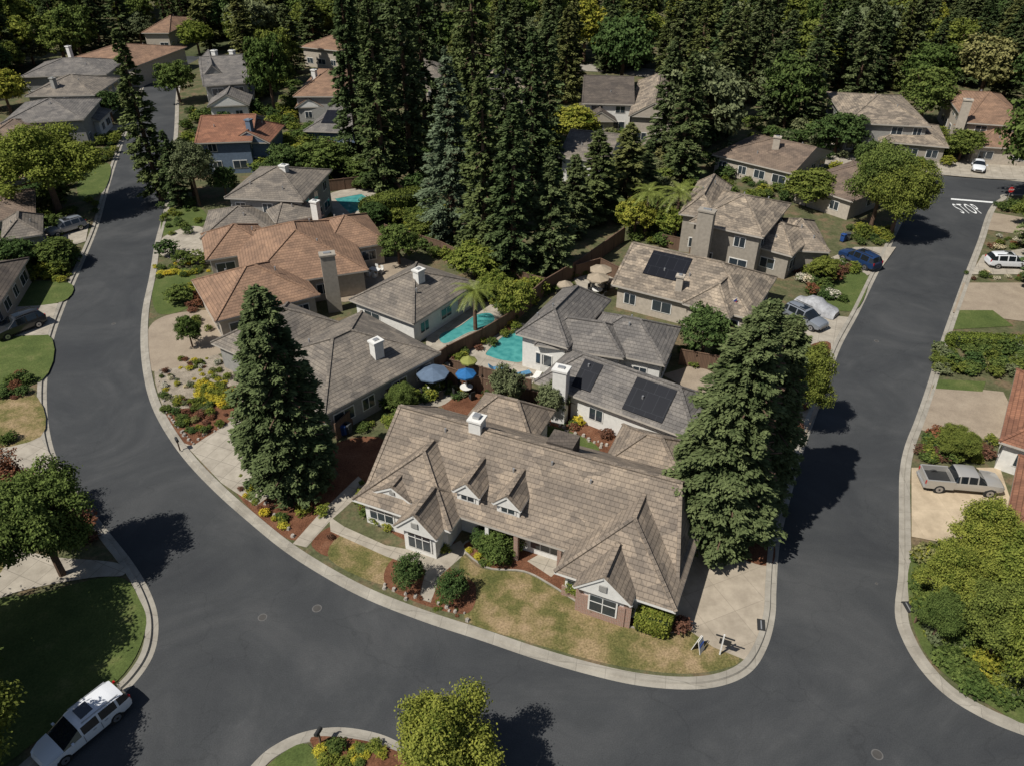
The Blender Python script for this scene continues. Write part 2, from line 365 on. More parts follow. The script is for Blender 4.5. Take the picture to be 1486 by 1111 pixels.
sheet('mulch_bed',[(450,1076),(500,1072),(560,1085),(620,1120),(520,1140)],'mulch')
sheet('driveway',[(320,185),(370,170),(385,190),(330,205)],'conc',False)
sheet('distant_street',[(820,92),(900,96),(1000,108),(1040,112),(1040,120),(960,116),(880,106),(820,103)],'kerb',False)
# ---------------- houses ----------------
foot=[]
def roofbox(g,O,ang,L,W,ze,rise,roof,wall,ridge='u',ends='hh',zb=0,windows=True,hipk=.95,wallin=.5,trim=None,rake=None,register=True):
    trim=trim or M['fascia']; rake=rake or trim
    c,s_=math.cos(ang),math.sin(ang)
    def wp(u,n,z): return Vector((O[0]+u*c-n*s_,O[1]+u*s_+n*c,z))
    if ridge=='u': Ls,Wt=L,W; pt=lambda s,t,z: wp(s,t,z)
    else: Ls,Wt=W,L; pt=lambda s,t,z: wp(t,s,z)
    if register: foot.append((O,ang,L,W))
    i0=min(Wt/2*hipk,Ls*.49) if ends[0]=='h' else 0
    i1=min(Wt/2*hipk,Ls*.49) if ends[1]=='h' else 0
    zr=ze+rise
    E=[pt(0,0,ze),pt(Ls,0,ze),pt(Ls,Wt,ze),pt(0,Wt,ze)]
    R0=pt(i0,Wt/2,zr);R1=pt(Ls-i1,Wt/2,zr)
    def face(vs,mat):
        n=(vs[1]-vs[0]).cross(vs[2]-vs[0])
        if n.z<0: vs=vs[::-1]
        g.add(vs,[tuple(range(len(vs)))],mat)
    face([E[0],E[1],R1,R0],roof); face([E[2],E[3],R0,R1],roof)
    cen=pt(Ls/2,Wt/2,ze)
    for k,(a,b_,r,e) in enumerate(((E[3],E[0],R0,ends[0]),(E[1],E[2],R1,ends[1]))):
        if e=='h': face([a,b_,r],roof)
        else:
            n=(b_-a).cross(r-a); out=((a+b_)/2-cen)
            vs=[a,b_,r] if n.dot(out)>0 else [b_,a,r]
            g.add(vs,[(0,1,2)],wall)
            o=out.normalized()*.06
            for q in (a,b_):
                g.beam(q+o*.9,r+o*.9,.09,.22,rake,-.12)
                g.beam(q,r,.26,.07,roof,.03)
    lo=[p-Vector((0,0,.2)) for p in E]
    g.add(E+lo,[(0,4,5,1),(1,5,6,2),(2,6,7,3),(3,7,4,0),(4,7,6,5)] ,trim)
    cap=roof
    g.beam(R0,R1,.28,.1,cap,.03)
    for a,r,e in((E[0],R0,ends[0]),(E[3],R0,ends[0]),(E[1],R1,ends[1]),(E[2],R1,ends[1])):
        if e=='h': g.beam(a,r,.24,.1,cap,.03)
    ww=L-2*wallin; wd=W-2*wallin
    cc=wp(L/2,W/2,0)
    g.box(cc.x,cc.y,zb,ze-.1,ww,wd,ang,wall)
    if windows:
        T=M['trim']
        rows=[1.0]+([zb+3.7] if ze-zb>5 else [])
        for side in range(4):
            ln=ww if side%2==0 else wd
            cnt=int(ln/3.0)
            for i in range(cnt):
                for zz in rows:
                    if random.random()<.2: continue
                    q=(i+.5)/cnt*ln-ln/2+random.uniform(-.3,.3)
                    hw=random.choice((.7,.9,1.1)); 
                    if side==0: x,y,a=L/2+q,wallin,0
                    elif side==2: x,y,a=L/2+q,W-wallin,0
                    elif side==1: x,y,a=L-wallin,W/2+q,math.pi/2
                    else: x,y,a=wallin,W/2+q,math.pi/2
                    v=wp(x,y,0)
                    g.box(v.x,v.y,zb+zz-.1,zb+zz+1.2,hw*2,.10,ang+a,T)
                    g.box(v.x,v.y,zb+zz,zb+zz+1.1,hw*2-.2,.15,ang+a,M['glass'])
                    g.box(v.x,v.y,zb+zz,zb+zz+1.1,.06,.19,ang+a,T)
    return dict(wp=wp,pt=pt,Ls=Ls,Wt=Wt,ze=ze,rise=rise,ang=ang,O=O,L=L,W=W)
def wing(g,A,B,C,ze,rise,roof,wall,mode='e',**k):
    a=Vector(P(*A,ze));b_=Vector(P(*B,ze)); cz=ze if mode=='e' else ze+rise
    c=Vector(P(*C,cz)); d=b_-a; ang=math.atan2(d.y,d.x); n=Vector((-d.y,d.x)).normalized()
    W=(c-b_).dot(n)*(1 if mode=='e' else 2)
    return roofbox(g,(a.x,a.y),ang,d.length,max(W,3),ze,rise,R[roof],M[wall],**k)
def chimney(g,px,py,zt,s=1.0,mat='white',s2=None,ang=-.4):
    x,y=P(px,py,zt); g.box(x,y,0,zt-.25,s,s2 or s*.8,ang,M[mat]); g.box(x,y,zt-.3,zt-.12,s+.2,(s2 or s*.8)+.2,ang,M['trim'] if mat=='white' else M[mat]); g.box(x,y,zt-.2,zt,s*.5,.35,ang,M['metal'])
def slopepanel(g,w,s0,s1,t0,t1,mat,side=0,lift=.1):
    def q(s,t,dz):
        tt=t*w['Wt']/2; z=w['ze']+w['rise']*t+dz
        return w['pt'](s,tt if side==0 else w['Wt']-tt,z)
    b_=[q(s0,t0,.02),q(s1,t0,.02),q(s1,t1,.02),q(s0,t1,.02)]; t_=[q(s0,t0,lift),q(s1,t0,lift),q(s1,t1,lift),q(s0,t1,lift)]
    e=(b_[1]-b_[0]).cross(b_[3]-b_[0])
    if e.z<0: b_=[b_[0],b_[3],b_[2],b_[1]]; t_=[t_[0],t_[3],t_[2],t_[1]]
    g.hexa(b_+t_,mat)
def vents(g,w,n=3):
    for i in range(n):
        s=random.uniform(.25,.75)*w['Ls']; t=random.uniform(.3,.8); sd=random.choice((0,1))
        v=w['pt'](s,(t if sd==0 else 2-t)*w['Wt']/2,w['ze']+w['rise']*t)
        g.cyl(v.x,v.y,v.z-.1,v.z+.35,.09,.09,8,M['metal'])
def finish(g,name):
    xs=[v[0] for v in g.v]; ys=[v[1] for v in g.v]
    e=empty(name,((min(xs)+max(xs))/2,(min(ys)+max(ys))/2,0))
    parts={}
    for f,mi in zip(g.f,g.m):
        mm=g.mats[mi].name
        k='roof' if mm.startswith('roof') else 'windows' if 'glass' in mm else 'trim' if 'trim' in mm else 'walls' if ('stucco' in mm or 'brick' in mm or 'siding' in mm) else 'fittings'
        parts.setdefault(k,Geo())
        p=parts[k]; p.add([g.v[i] for i in f],[tuple(range(len(f)))],g.mats[mi])
    for k,p in parts.items(): p.obj(k,e)
    return e
# ---- main house
g=Geo(); O=P(518,718,2.7); A0=math.radians(-23.6)
ca,sa=math.cos(A0),math.sin(A0)
def lp(u,n,z=0): return Vector((O[0]+u*ca-n*sa,O[1]+u*sa+n*ca,z))
def rb(u0,u1,n0,n1,ze,rise,**k):
    o=lp(u0,n0); kk=dict(roof=R['tan'],wall=M['white'],windows=False,trim=M['trim']); kk.update(k)
    return roofbox(g,(o.x,o.y),A0,u1-u0,n1-n0,ze,rise,kk.pop('roof'),kk.pop('wall'),**kk)
def lbox(u,n,z0,z1,su,sn,mat): v=lp(u,n); g.box(v.x,v.y,z0,z1,su,sn,A0,mat)
def lwin(u,n,z0,w,h,mull=1,hor=True):
    lbox(u,n,z0-.1,z0+h+.1,w+.24,.10,M['trim']); lbox(u,n,z0,z0+h,w,.15,M['glass'])
    for i in range(1,mull+1): lbox(u-w/2+w*i/(mull+1),n,z0,z0+h,.06,.2,M['trim'])
    if hor: lbox(u,n,z0+h*.6,z0+h*.6+.06,w,.18,M['trim'])
rb(0.2,23.3,1.0,11.8,2.75,3.75,ends='gh',wallin=1.2,hipk=.28,trim=M['fascia'],rake=R['tan'])
wl=rb(-.1,7.9,-.5,8.5,2.7,2.9,ridge='w',ends='hh',wallin=.6)
wr=rb(15.7,23.7,-1.0,9.0,2.7,2.95,ridge='w',ends='hh',wallin=.6)
rb(4.0,7.4,-1.5,3.0,2.68,1.7,ridge='w',ends='gh',wallin=.45,register=False)
rb(1.3,4.4,.35,3.4,3.35,.95,ridge='w',ends='gh',zb=2.6,wallin=.4,register=False)
rb(17.3,21.1,-1.7,3.0,2.9,1.7,ridge='w',ends='gh',wallin=.45,wall=M['white'],register=False)
rb(15.2,21.6,10.5,16.0,2.6,1.8,ends='hh',trim=M['fascia'])
rb(3.0,9.5,10.5,15.5,2.6,2.0,ends='hh',trim=M['fascia'])
for uc in (8.05,11.15):
    rb(uc-1.05,uc+1.05,1.75,5.6,4.35,1.0,ridge='w',ends='gh',zb=2.9,wallin=.2,register=False)
    lwin(uc,1.95,3.62,.95,.72,1,False)
lbox(19.2,-1.28,0,1.9,2.95,.16,M['brick']); lbox(17.6,-1.22,0,2.5,.5,.16,M['brick']); lbox(20.8,-1.22,0,2.5,.5,.16,M['brick'])
lbox(22.6,-.42,0,1.0,1.3,.12,M['brick']); lbox(16.6,-.42,0,1.0,1.0,.12,M['brick'])
lwin(19.2,-1.36,.85,1.7,1.35,1); lwin(16.85,-.42,1.1,.7,1.1,0)
lwin(1.9,.08,.9,1.9,1.2,2); lwin(5.7,-1.08,.7,1.7,1.6,2); 
lwin(13.9,2.2,.7,2.2,1.6,2); lbox(11.0,2.2,0,2.2,1.2,.14,M['wood']); lwin(9.3,2.2,.9,1.1,1.3,1)
lbox(12.1,1.2,0,2.6,.3,.3,M['brick']); lbox(9.9,1.2,0,2.6,.28,.28,M['trim']); lbox(15.3,1.2,0,2.6,.28,.28,M['brick'])
v=lp(5.7,-1.53); g.box(v.x,v.y,3.1,3.55,.5,.12,A0,M['greyw'])
v=lp(19.2,-1.73); g.box(v.x,v.y,3.25,3.75,.5,.12,A0,M['greyw'])
v=lp(2.85,.33); g.box(v.x,v.y,3.55,3.85,.4,.12,A0,M['greyw'])
x,y=P(692,603,7.5); g.box(x,y,3,7.3,.95,.95,A0,M['white']); g.box(x,y,7.2,7.35,1.15,1.15,A0,M['trim']); g.box(x,y,7.3,7.6,.5,.5,A0,M['metal'])
v=lp(13.0,7.6); g.box(v.x,v.y,5.2,6.55,2.0,1.6,A0,R['darkr'])
for u,n in((10.5,4.4),(16.0,5.0),(13,5.4),(4.5,5.6)):
    v=lp(u,n,2.75+(n-1)*3.75/5.4); g.cyl(v.x,v.y,v.z-.2,v.z+.3,.08,.08,8,M['metal'])
finish(g,'suburban_house')
# ---- neighbours
def house(name,wings,chim=(),solar=None,nv=2):
    g=Geo(); ws=[]
    for w in wings:
        A,B,C,ze,rise,rf,wl_=w[:7]; k=w[7] if len(w)>7 else {}
        ww=wing(g,A,B,C,ze,rise,rf,wl_,**k); ws.append(ww); vents(g,ww,nv)
    for c in chim: chimney(g,*c)
    if solar:
        for i,s0,s1,t0,t1,sd in solar: slopepanel(g,ws[i],s0,s1,t0,t1,M['solar'],sd)
    return finish(g,name),ws
house('suburban_house',[((775,553),(1010,640),(1032,575),3,2.2,'cool','white'),
  ((748,484),(824,505),(905,440),3.9,2.1,'cool','white',dict(ridge='w')),
  ((835,503),(965,530),(985,475),3.2,2.1,'cool','white'),
  ((775,500),(905,520),(925,480),3.4,1.9,'cool','white')],
  [(815,532,5.8,1.2,'white')],[(0,8.4,12.0,.1,.88,0),(0,3.4,5.2,.2,.88,0)])
house('suburban_house',[((888,413),(1090,463),(908,350),3,2.8,'light','cream',dict(mode='r',ends='gh')),
  ((990,440),(1060,462),(1100,420),3.0,2.0,'light','cream',dict(ridge='w'))],[(988,398,5.4,.7,'cream')],[(0,2.6,7.0,.38,.92,0)])
house('suburban_house',[((1000,322),(1108,345),(1155,297),5.6,2.2,'light','beige'),
  ((1130,362),(1205,366),(1222,322),3,2.0,'light','beige'),
  ((1075,352),(1150,372),(1180,335),3.4,1.8,'light','beige'),
  ((985,310),(1040,318),(1060,270),5.2,2.0,'light','beige',dict(ridge='w'))],[(1027,303,8.4,1.8,'beige',1.0,-.5)])
house('suburban_house',[((470,603),(640,512),(530,449),3,2.5,'grey','greyw'),
  ((390,535),(500,470),(430,432),3,2.3,'grey','greyw'),
  ((600,470),(695,410),(615,375),3,2.4,'grey','white',dict(ridge='w'))],[(545,492,5.8,.95,'white',.8,.78),(607,389,6.2,.95,'white',.8,.9)])
house('suburban_house',[((312,467),(465,428),(432,372),3,2.6,'brown','cream'),
  ((352,420),(535,392),(458,325),3.2,3.2,'brown','cream',dict(ridge='w')),
  ((298,378),(400,362),(392,325),3,2.2,'brown','cream'),
  ((470,368),(563,352),(545,308),3,2.2,'brown','cream')],[(474,366,7.0,1.5,'beige',1.0,.3)])
house('suburban_house',[((290,347),(400,338),(385,300),3,2,'grey','greyw'),
  ((325,287),(440,292),(437,245),5.6,2.2,'grey','greyw'),
  ((400,325),(470,312),(455,268),4,2,'grey','greyw')],[(411,238,8.3,.9,'white'),(456,290,6.2,.9,'white')])
house('suburban_house',[((283,208),(365,205),(355,170),5.2,2.2,'red','bluew',dict(ends='gg')),
  ((330,207),(392,207),(387,182),4.6,1.8,'red','bluew',dict(ridge='w',ends='gh'))],[(360,172,8,.9,'bluew')])
house('suburban_house',[((440,190),(522,193),(505,155),3.2,2.2,'cool','bluew'),],[],[(0,2.4,5,.3,.8,0)])
house('suburban_house',[((295,125),(362,120),(350,80),5.6,2.6,'cool','greyw',dict(ends='gg')),
  ((300,155),(362,152),(360,125),3.2,2.0,'cool','white',dict(ridge='w',ends='gh')),
  ((292,115),(330,112),(335,85),5.8,2.4,'cool','greyw',dict(ridge='w',ends='gh'))],[(310,72,9,1,'white'),(336,72,9,1,'white')])
house('suburban_house',[((425,140),(497,140),(490,100),5,2.3,'brown','greyw'),((428,156),(470,155),(475,135),3,1.6,'brown','white',dict(ridge='w',ends='gh'))],[(455,100,8,.9,'white')])
house('suburban_house',[((80,92),(195,97),(190,65),4.5,2.4,'brown','cream')],[(98,66,8,.9,'white')])
house('suburban_house',[((28,112),(155,108),(145,88),5,2.0,'cool','greyw')])
house('suburban_house',[((35,140),(138,138),(130,114),5.3,2.2,'grey','greyw'),((0,180),(122,173),(110,145),5,2.0,'cool','greyw'),((95,178),(145,176),(142,160),3,1.5,'cool','white',dict(ridge='w',ends='gh'))],[(75,112,8.0,.9,'greyw')])
house('suburban_house',[((-40,215),(70,205),(62,175),3.4,2.2,'dkb','beige')])
house('suburban_house',[((-60,262),(35,258),(28,222),3.2,2.2,'brown','beige')])
house('suburban_house',[((-60,330),(52,312),(40,276),3.0,2.0,'dkb','greyw'),((0,350),(62,340),(60,312),3.0,1.6,'grey','greyw',dict(ridge='w'))])
house('suburban_house',[((435,68),(492,74),(480,48),4.5,2.2,'brown','cream')])
house('suburban_house',[((205,48),(245,48),(240,25),4.5,2.2,'brown','cream')])
house('suburban_house',[((1033,224),(1150,252),(1155,208),3,2.2,'dkb','cream',dict(ends='hg')),((1150,265),(1238,293),(1245,235),3,2.1,'dkb','cream')],[(1129,197,6.4,1,'cream')])
house('suburban_house',[((1228,178),(1352,184),(1352,140),5.3,2.2,'light','greyw'),((1275,205),(1378,214),(1375,183),3,1.7,'light','beige')],[])
house('suburban_house',[((1402,178),(1500,185),(1490,138),5.3,2.5,'brown','cream'),((1412,212),(1510,218),(1505,188),3,1.8,'brown','cream')],[(1406,143,9,1.3,'cream')])
house('suburban_house',[((810,228),(882,236),(888,195),4,2.2,'grey','white',dict(ends='gg'))])
house('suburban_house',[((845,150),(920,152),(912,112),5.3,2.4,'darkr','white',dict(ends='gg')),((848,176),(895,176),(895,150),3,1.7,'darkr','cream',dict(ridge='w',ends='gh'))])
house('suburban_house',[((912,168),(985,172),(985,120),5,2.4,'light','cream',dict(ridge='w',ends='gh'))])
house('suburban_house',[((1450,640),(1675,711),(1475,535),3,2.2,'red','white')])
house('suburban_house',[((1458,760),(1722,855),(1478,659),3,2.2,'red','white')])
house('suburban_house',[((-150,470),(-10,455),(-20,380),3,2.2,'darkr','beige')])
house('suburban_house',[((700,128),(762,128),(758,104),5,2.2,'light','cream')])
house('suburban_house',[((585,112),(640,112),(636,92),5,2.2,'grey','cream')])
def gdoor(px,py,w,h,ang):
    x,y=P(px,py,0); g=Geo(); g.box(0,0,0,h,w,.12,0,M['garage'])
    for i in range(1,4): g.box(0,0,h*i/4-.015,h*i/4+.015,w-.1,.15,0,M['greyw'])
    g.obj('garage_door',None,loc=(x,y,.1),rot=ang)
gdoor(340,168,4.5,2.2,0); gdoor(1445,232,4.5,2.2,0); gdoor(1325,226,4.5,2.2,0)
# ---------------- fences ----------------
def fence(pts,h=1.8):
    g=Geo(); w=[P(*p) for p in pts]
    for a,b_ in zip(w[:-1],w[1:]):
        L=math.dist(a,b_); n=max(1,int(L/2.4)); d=Vector((b_[0]-a[0],b_[1]-a[1])); an=math.atan2(d.y,d.x)
        cx,cy=(a[0]+b_[0])/2,(a[1]+b_[1])/2
        g.box(cx,cy,.1,h,L,.05,an,M['wood']); g.box(cx,cy,h,h+.05,L,.14,an,M['wood'])
        for i in range(n+1):
            t=i/n; g.box(a[0]+d.x*t,a[1]+d.y*t,.05,h+.12,.13,.13,an,M['wood'])
    g.obj('wooden_fence')
fence([(640,552),(700,572),(770,590),(845,613),(930,640),(1005,668)])
fence([(600,560),(650,525),(700,500),(745,472)]); fence([(655,545),(700,556),(770,575)])
fence([(745,470),(790,430),(840,400),(905,352)],2.1); fence([(835,405),(870,395),(920,420)])
fence([(490,640),(530,600),(590,580)]); fence([(560,345),(640,370),(700,400),(790,425)])
fence([(470,280),(560,270),(600,300)]); fence([(960,360),(1010,370)]); fence([(1060,480),(1080,500),(1040,540),(985,530)])
fence([(1010,480),(1060,495)]); fence([(560,270),(520,235),(470,215)])
# ---------------- foliage meshes ----------------
def leafmesh(name,c,d,e,l,w,tint,mats,extra=None):
    n=len(c); d=d/(np.linalg.norm(d,axis=1,keepdims=True)+1e-9); e=np.cross(d,e); e=e/(np.linalg.norm(e,axis=1,keepdims=True)+1e-9)
    l=l[:,None];w=w[:,None]
    v=np.stack([c-d*l/2,c+e*w/2,c+d*l/2,c-e*w/2],1).reshape(-1,3)
    f=np.arange(4*n).reshape(-1,4)
    vs=v.tolist(); fs=f.tolist(); mi=[0]*n; tt=np.repeat(tint,4).tolist()
    if extra:
        o=len(vs); vs+=[tuple(q) for q in extra.v]; fs+=[[i+o for i in q] for q in extra.f]; mi+=[1]*len(extra.f); tt+=[0.0]*len(extra.v)
    me=bpy.data.meshes.new(name); me.from_pydata(vs,[],fs)
    for m in mats: me.materials.append(m)
    me.polygons.foreach_set('material_index',mi)
    a=me.attributes.new('tint','FLOAT','POINT'); a.data.foreach_set('value',tt)
    return me
def conifer(seed,hgt=20.0,Rm=3.8,nb=330,per=46,power=.55,droop=.12,mat=None,ll=.6,lw=.27,layered=False,sp=.3,lo=.62):
    r=np.random.default_rng(seed); C=[];D=[];T=[]
    g=Geo(); g.cyl(0,0,0,hgt*.5,.42,.25,9,M['bark']); g.cyl(0,0,hgt*.5,hgt*.97,.25,.04,7,M['bark'],False)
    lump=r.uniform(lo,1.15,(18,8)); offx,offy=r.normal(0,.25,2)
    for i in range(nb):
        hz=.05+.94*(i+r.uniform())/nb
        if layered: hz=round(hz*22)/22+r.normal(0,.006)
        az=r.uniform(0,2*math.pi)
        base=min(1,(hz+.03)/.2)**.6
        fl=lump[min(17,int(max(hz,0)*18)),int(az/6.2832*8)%8]
        L=Rm*(max(1-hz,0.0))**power*base*r.uniform(1-sp,1.06)*fl+.12
        n=int(per*(.3+L/Rm)); t=r.uniform(.2,1,n)**.65
        up=.3*hz-droop
        dirv=np.array([math.cos(az),math.sin(az),0]); lat=np.array([-math.sin(az),math.cos(az),0])
        side=r.normal(0,1,n)*(.12+.26*(1-t))*max(L*.42,.3)
        p=dirv*(t*L)[:,None]+lat*side[:,None]
        p[:,0]+=offx*math.sin(hz*3); p[:,1]+=offy*math.sin(hz*3)
        p[:,2]=hz*hgt+ (t*L)*up -0.12*L*t*t + r.normal(0,.1,n)-.18*np.abs(side)
        C.append(p); dd=dirv+lat*(np.sign(side)*.6)[:,None]+r.normal(0,.35,(n,3)); dd[:,2]=dd[:,2]*.6-.1; D.append(dd)
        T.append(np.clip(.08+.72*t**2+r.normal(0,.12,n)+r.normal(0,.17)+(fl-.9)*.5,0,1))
        if i%5==0:
            a=(0,0,hz*hgt); b_=(dirv[0]*L*.8,dirv[1]*L*.8,hz*hgt+L*.8*up-.08*L); g.beam(a,b_,.07,.07,M['bark'])
    C=np.concatenate(C);D=np.concatenate(D);T=np.concatenate(T);n=len(C)
    E=r.normal(0,.45,(n,3)); E[:,2]+=1
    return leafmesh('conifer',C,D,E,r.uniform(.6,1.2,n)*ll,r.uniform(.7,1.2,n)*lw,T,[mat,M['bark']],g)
def broad(seed,Rm=4.0,hgt=8.0,nl=22,n=12000,mat=None,size=.32,flatk=.8,trunk=True,lr0=.24,lr1=.42,ncl=14):
    r=np.random.default_rng(seed); g=Geo()
    C=[];D=[];E=[];T=[]
    cz=hgt-Rm*flatk
    if trunk: g.cyl(0,0,0,cz*.9,.28,.18,9,M['bark'])
    for k in range(nl):
        a=k*2.399+r.uniform(-.4,.4); q=(k+.5)/nl
        zz=1-1.55*q; rr=math.sqrt(max(0,1-min(1,zz*zz)))
        lr=Rm*r.uniform(lr0,lr1); dist=r.uniform(.5,1.08)*(Rm-lr*.75)
        lc=np.array([math.cos(a)*rr*dist,math.sin(a)*rr*dist,cz+zz*dist*flatk])
        if trunk: g.beam((0,0,cz*.7),tuple(lc),.1,.1,M['bark'])
        m=int(n/nl*(lr/Rm/((lr0+lr1)/2))**2); nc=max(3,m//ncl)
        dv=r.normal(0,1,(nc,3)); dv[:,2]+=.35; dv/=np.linalg.norm(dv,axis=1,keepdims=True)
        cp=lc+dv*(lr*r.uniform(.45,1.15,nc)**.6)[:,None]*np.array([1,1,flatk])
        ct=r.normal(0,.22,nc); idx=r.integers(0,nc,m)
        p=cp[idx]+r.normal(0,1,(m,3))*np.array([1,1,.55])*Rm*.055
        nv=dv[idx]
        C.append(p); E.append(nv*.8+r.normal(0,.5,(m,3))+np.array([0,0,.5])); D.append(r.normal(0,1,(m,3)))
        rad=np.linalg.norm((p-lc)/np.array([1,1,flatk]),axis=1)/lr
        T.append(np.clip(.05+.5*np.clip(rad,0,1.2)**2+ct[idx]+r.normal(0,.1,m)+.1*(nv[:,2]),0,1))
    C=np.concatenate(C);D=np.concatenate(D);E=np.concatenate(E);T=np.concatenate(T);m=len(C)
    En=E/np.linalg.norm(E,axis=1,keepdims=True); D=D-En*(D*En).sum(1,keepdims=True)
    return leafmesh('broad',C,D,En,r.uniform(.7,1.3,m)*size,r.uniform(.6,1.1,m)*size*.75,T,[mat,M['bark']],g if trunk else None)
def hedge(seed,lx=1,ly=1,lz=1,n=3500,mat=None,size=.11):
    r=np.random.default_rng(seed); p=r.uniform(-1,1,(n,3)); k=np.abs(p).argmax(1)
    p[np.arange(n),k]=np.sign(p[np.arange(n),k])*r.uniform(.84,1.06,n)
    p*=(1-.07*(np.linalg.norm(p,axis=1,keepdims=True)-1))
    c=p*np.array([lx/2,ly/2,lz/2]); c[:,2]+=lz/2
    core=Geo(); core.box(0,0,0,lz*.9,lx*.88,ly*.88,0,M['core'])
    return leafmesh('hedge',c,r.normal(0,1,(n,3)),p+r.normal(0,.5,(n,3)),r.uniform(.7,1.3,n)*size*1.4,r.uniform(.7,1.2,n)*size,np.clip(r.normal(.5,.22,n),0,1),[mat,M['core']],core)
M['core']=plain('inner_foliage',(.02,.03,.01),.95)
LM={}
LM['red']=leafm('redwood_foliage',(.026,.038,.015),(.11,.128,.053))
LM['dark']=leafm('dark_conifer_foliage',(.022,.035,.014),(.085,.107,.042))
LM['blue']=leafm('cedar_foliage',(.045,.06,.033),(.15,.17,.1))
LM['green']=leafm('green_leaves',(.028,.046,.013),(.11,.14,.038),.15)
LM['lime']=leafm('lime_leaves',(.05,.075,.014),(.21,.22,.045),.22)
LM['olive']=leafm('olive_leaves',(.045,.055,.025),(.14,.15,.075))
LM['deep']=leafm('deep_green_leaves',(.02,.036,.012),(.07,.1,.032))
LM['yel']=leafm('yellow_leaves',(.16,.15,.02),(.38,.32,.04))
LM['rust']=leafm('rust_leaves',(.06,.03,.02),(.14,.068,.045))
LM['white']=leafm('pale_flowers',(.12,.14,.06),(.45,.4,.34))
CON=[conifer(s,mat=LM['red']) for s in (1,2,8)]
CNR=[conifer(s,nb=900,per=100,ll=.34,lw=.16,mat=LM['red'],power=pw_,lo=.78) for s,pw_ in ((51,.52),(52,.6))]
COD=[conifer(s,Rm=3.6,mat=LM['dark'],power=.6) for s in (3,4,5)]
CED=[conifer(6,Rm=5.0,nb=420,per=60,power=.8,droop=.1,mat=LM['blue'],ll=.6,lw=.2,layered=True)]
CYP=[conifer(7,Rm=1.6,nb=200,per=30,power=.5,mat=LM['dark'])]
BR={k:[broad(20+i*7+j,mat=LM[k],n=10000,size=.38) for j in range(2)] for i,k in enumerate(('green','lime','olive','deep'))}
BRR={k:[broad(77+i,Rm=4,hgt=8,nl=34,n=38000,mat=LM[k],size=.2,lr0=.15,lr1=.34)] for i,k in enumerate(('green','lime'))}
RUSTT=broad(90,mat=LM['rust'],n=16000,size=.24)
SH={k:[broad(40+i*3+j,Rm=1.0,hgt=1.7,nl=9,n=1500,mat=LM[k],size=.16,trunk=False,flatk=.85,lr0=.35,lr1=.55,ncl=7) for j in range(3)] for i,k in enumerate(('green','lime','deep','yel','rust','olive','white'))}
def place(name,me,x,y,sx,sz,z=.1,rot=None,parent=None,sy=None):
    o=bpy.data.objects.new(name,me); o.location=(x,y,z); o.scale=(sx,sy or sx,sz); o.rotation_euler=(0,0,random.uniform(0,6.28) if rot is None else rot)
    col.objects.link(o)
    if parent: o.parent=parent
    return o
def tree(name,meshes,bx,by,tp,wpx,mh=20.0,mr=3.8,parent=None):
    x,y=P(bx,by); z=max(3,ztop(y,tp)); s=S(x,y,z*.4)
    return place(name,random.choice(meshes),x,y,wpx/2/s/mr,z/mh,parent=parent)
def inhouse(x,y,m=1.0):
    for (O_,a,L,W) in foot:
        dx,dy=x-O_[0],y-O_[1]; u=dx*math.cos(a)+dy*math.sin(a); n=-dx*math.sin(a)+dy*math.cos(a)
        if -m<u<L+m and -m<n<W+m: return True
    return False
tree('redwood_tree',[CNR[0]],436,712,420,165); tree('redwood_tree',[CNR[1]],1048,785,438,200); tree('redwood_tree',[CNR[0]],1092,730,462,150)
tree('deodar_cedar_tree',CED,658,350,75,135,mr=5.0)
for b in [(235,292,42,80),(560,280,-10,95),(522,235,-60,85),(598,262,-70,90),(705,395,110,105),(745,405,150,100),(795,400,228,92),
          (620,220,-90,85),(690,230,-120,85),(735,330,30,100),(770,300,40,85),(790,260,20,80),(860,318,190,92),(905,300,180,85),(935,285,205,60),(985,262,75,85),(960,225,60,65),
          (1040,205,10,80),(1005,170,-20,70),(830,345,225,68),(545,200,-80,70),(820,150,10,60)]:
    tree('redwood_tree',CON if random.random()<.65 else COD,*b)
tree('redwood_tree',COD,262,300,190,50)
for b in [(255,52,-60,20),(272,55,-60,20),(245,50,-50,18)]: tree('cypress_tree',CYP,*b,mr=1.6)
for k,bx,by,tp,w in [('lime',88,312,182,155),('green',1262,335,205,95),('green',1290,348,232,95),('deep',1018,520,445,80),('green',282,285,205,70),('green',1150,625,500,85),
   ('green',400,170,50,70),('green',262,150,90,60),('lime',290,80,30,50),('olive',50,95,60,60),('olive',10,100,62,60),('deep',165,178,130,45),
   ('green',475,262,205,80),('deep',420,262,208,60),('deep',520,262,225,60),('green',580,385,330,60),('lime',690,410,355,80),('lime',745,470,405,60),('green',280,505,462,38),
   ('green',470,620,570,50),('green',585,600,565,45),('olive',735,600,535,55),('olive',800,610,555,50),('lime',920,345,290,60),('lime',975,350,300,60),
   ('green',1170,300,250,80),('deep',1210,225,160,80),('olive',1140,180,90,90),('green',1390,235,190,55),('deep',1250,255,205,40),('lime',830,215,155,80),
   ('green',1490,330,288,50),('lime',1408,835,738,110),('lime',1475,900,790,150),('lime',1362,890,800,95),('green',1430,960,860,125),('lime',1480,1010,880,130),('green',1350,930,865,65),
   ('green',1380,665,630,60),('deep',30,400,345,70),('deep',85,390,350,60),('green',-10,420,380,60),('green',460,210,180,60),('green',1190,410,375,45),
   ('deep',330,290,240,40),('green',610,350,310,50),('deep',545,330,292,45),('green',840,265,235,40),('lime',720,440,395,50)]:
    hero=w>=85 or by>550
    ms=BRR[k] if hero and k in BRR else BR[k]
    tree('broadleaf_tree',ms,bx,by,tp,w,8.0,4.0)
tree('broadleaf_tree',BRR['green'],92,835,690,160,8,4); tree('red_maple_tree',[RUSTT],28,775,672,115,8,4)
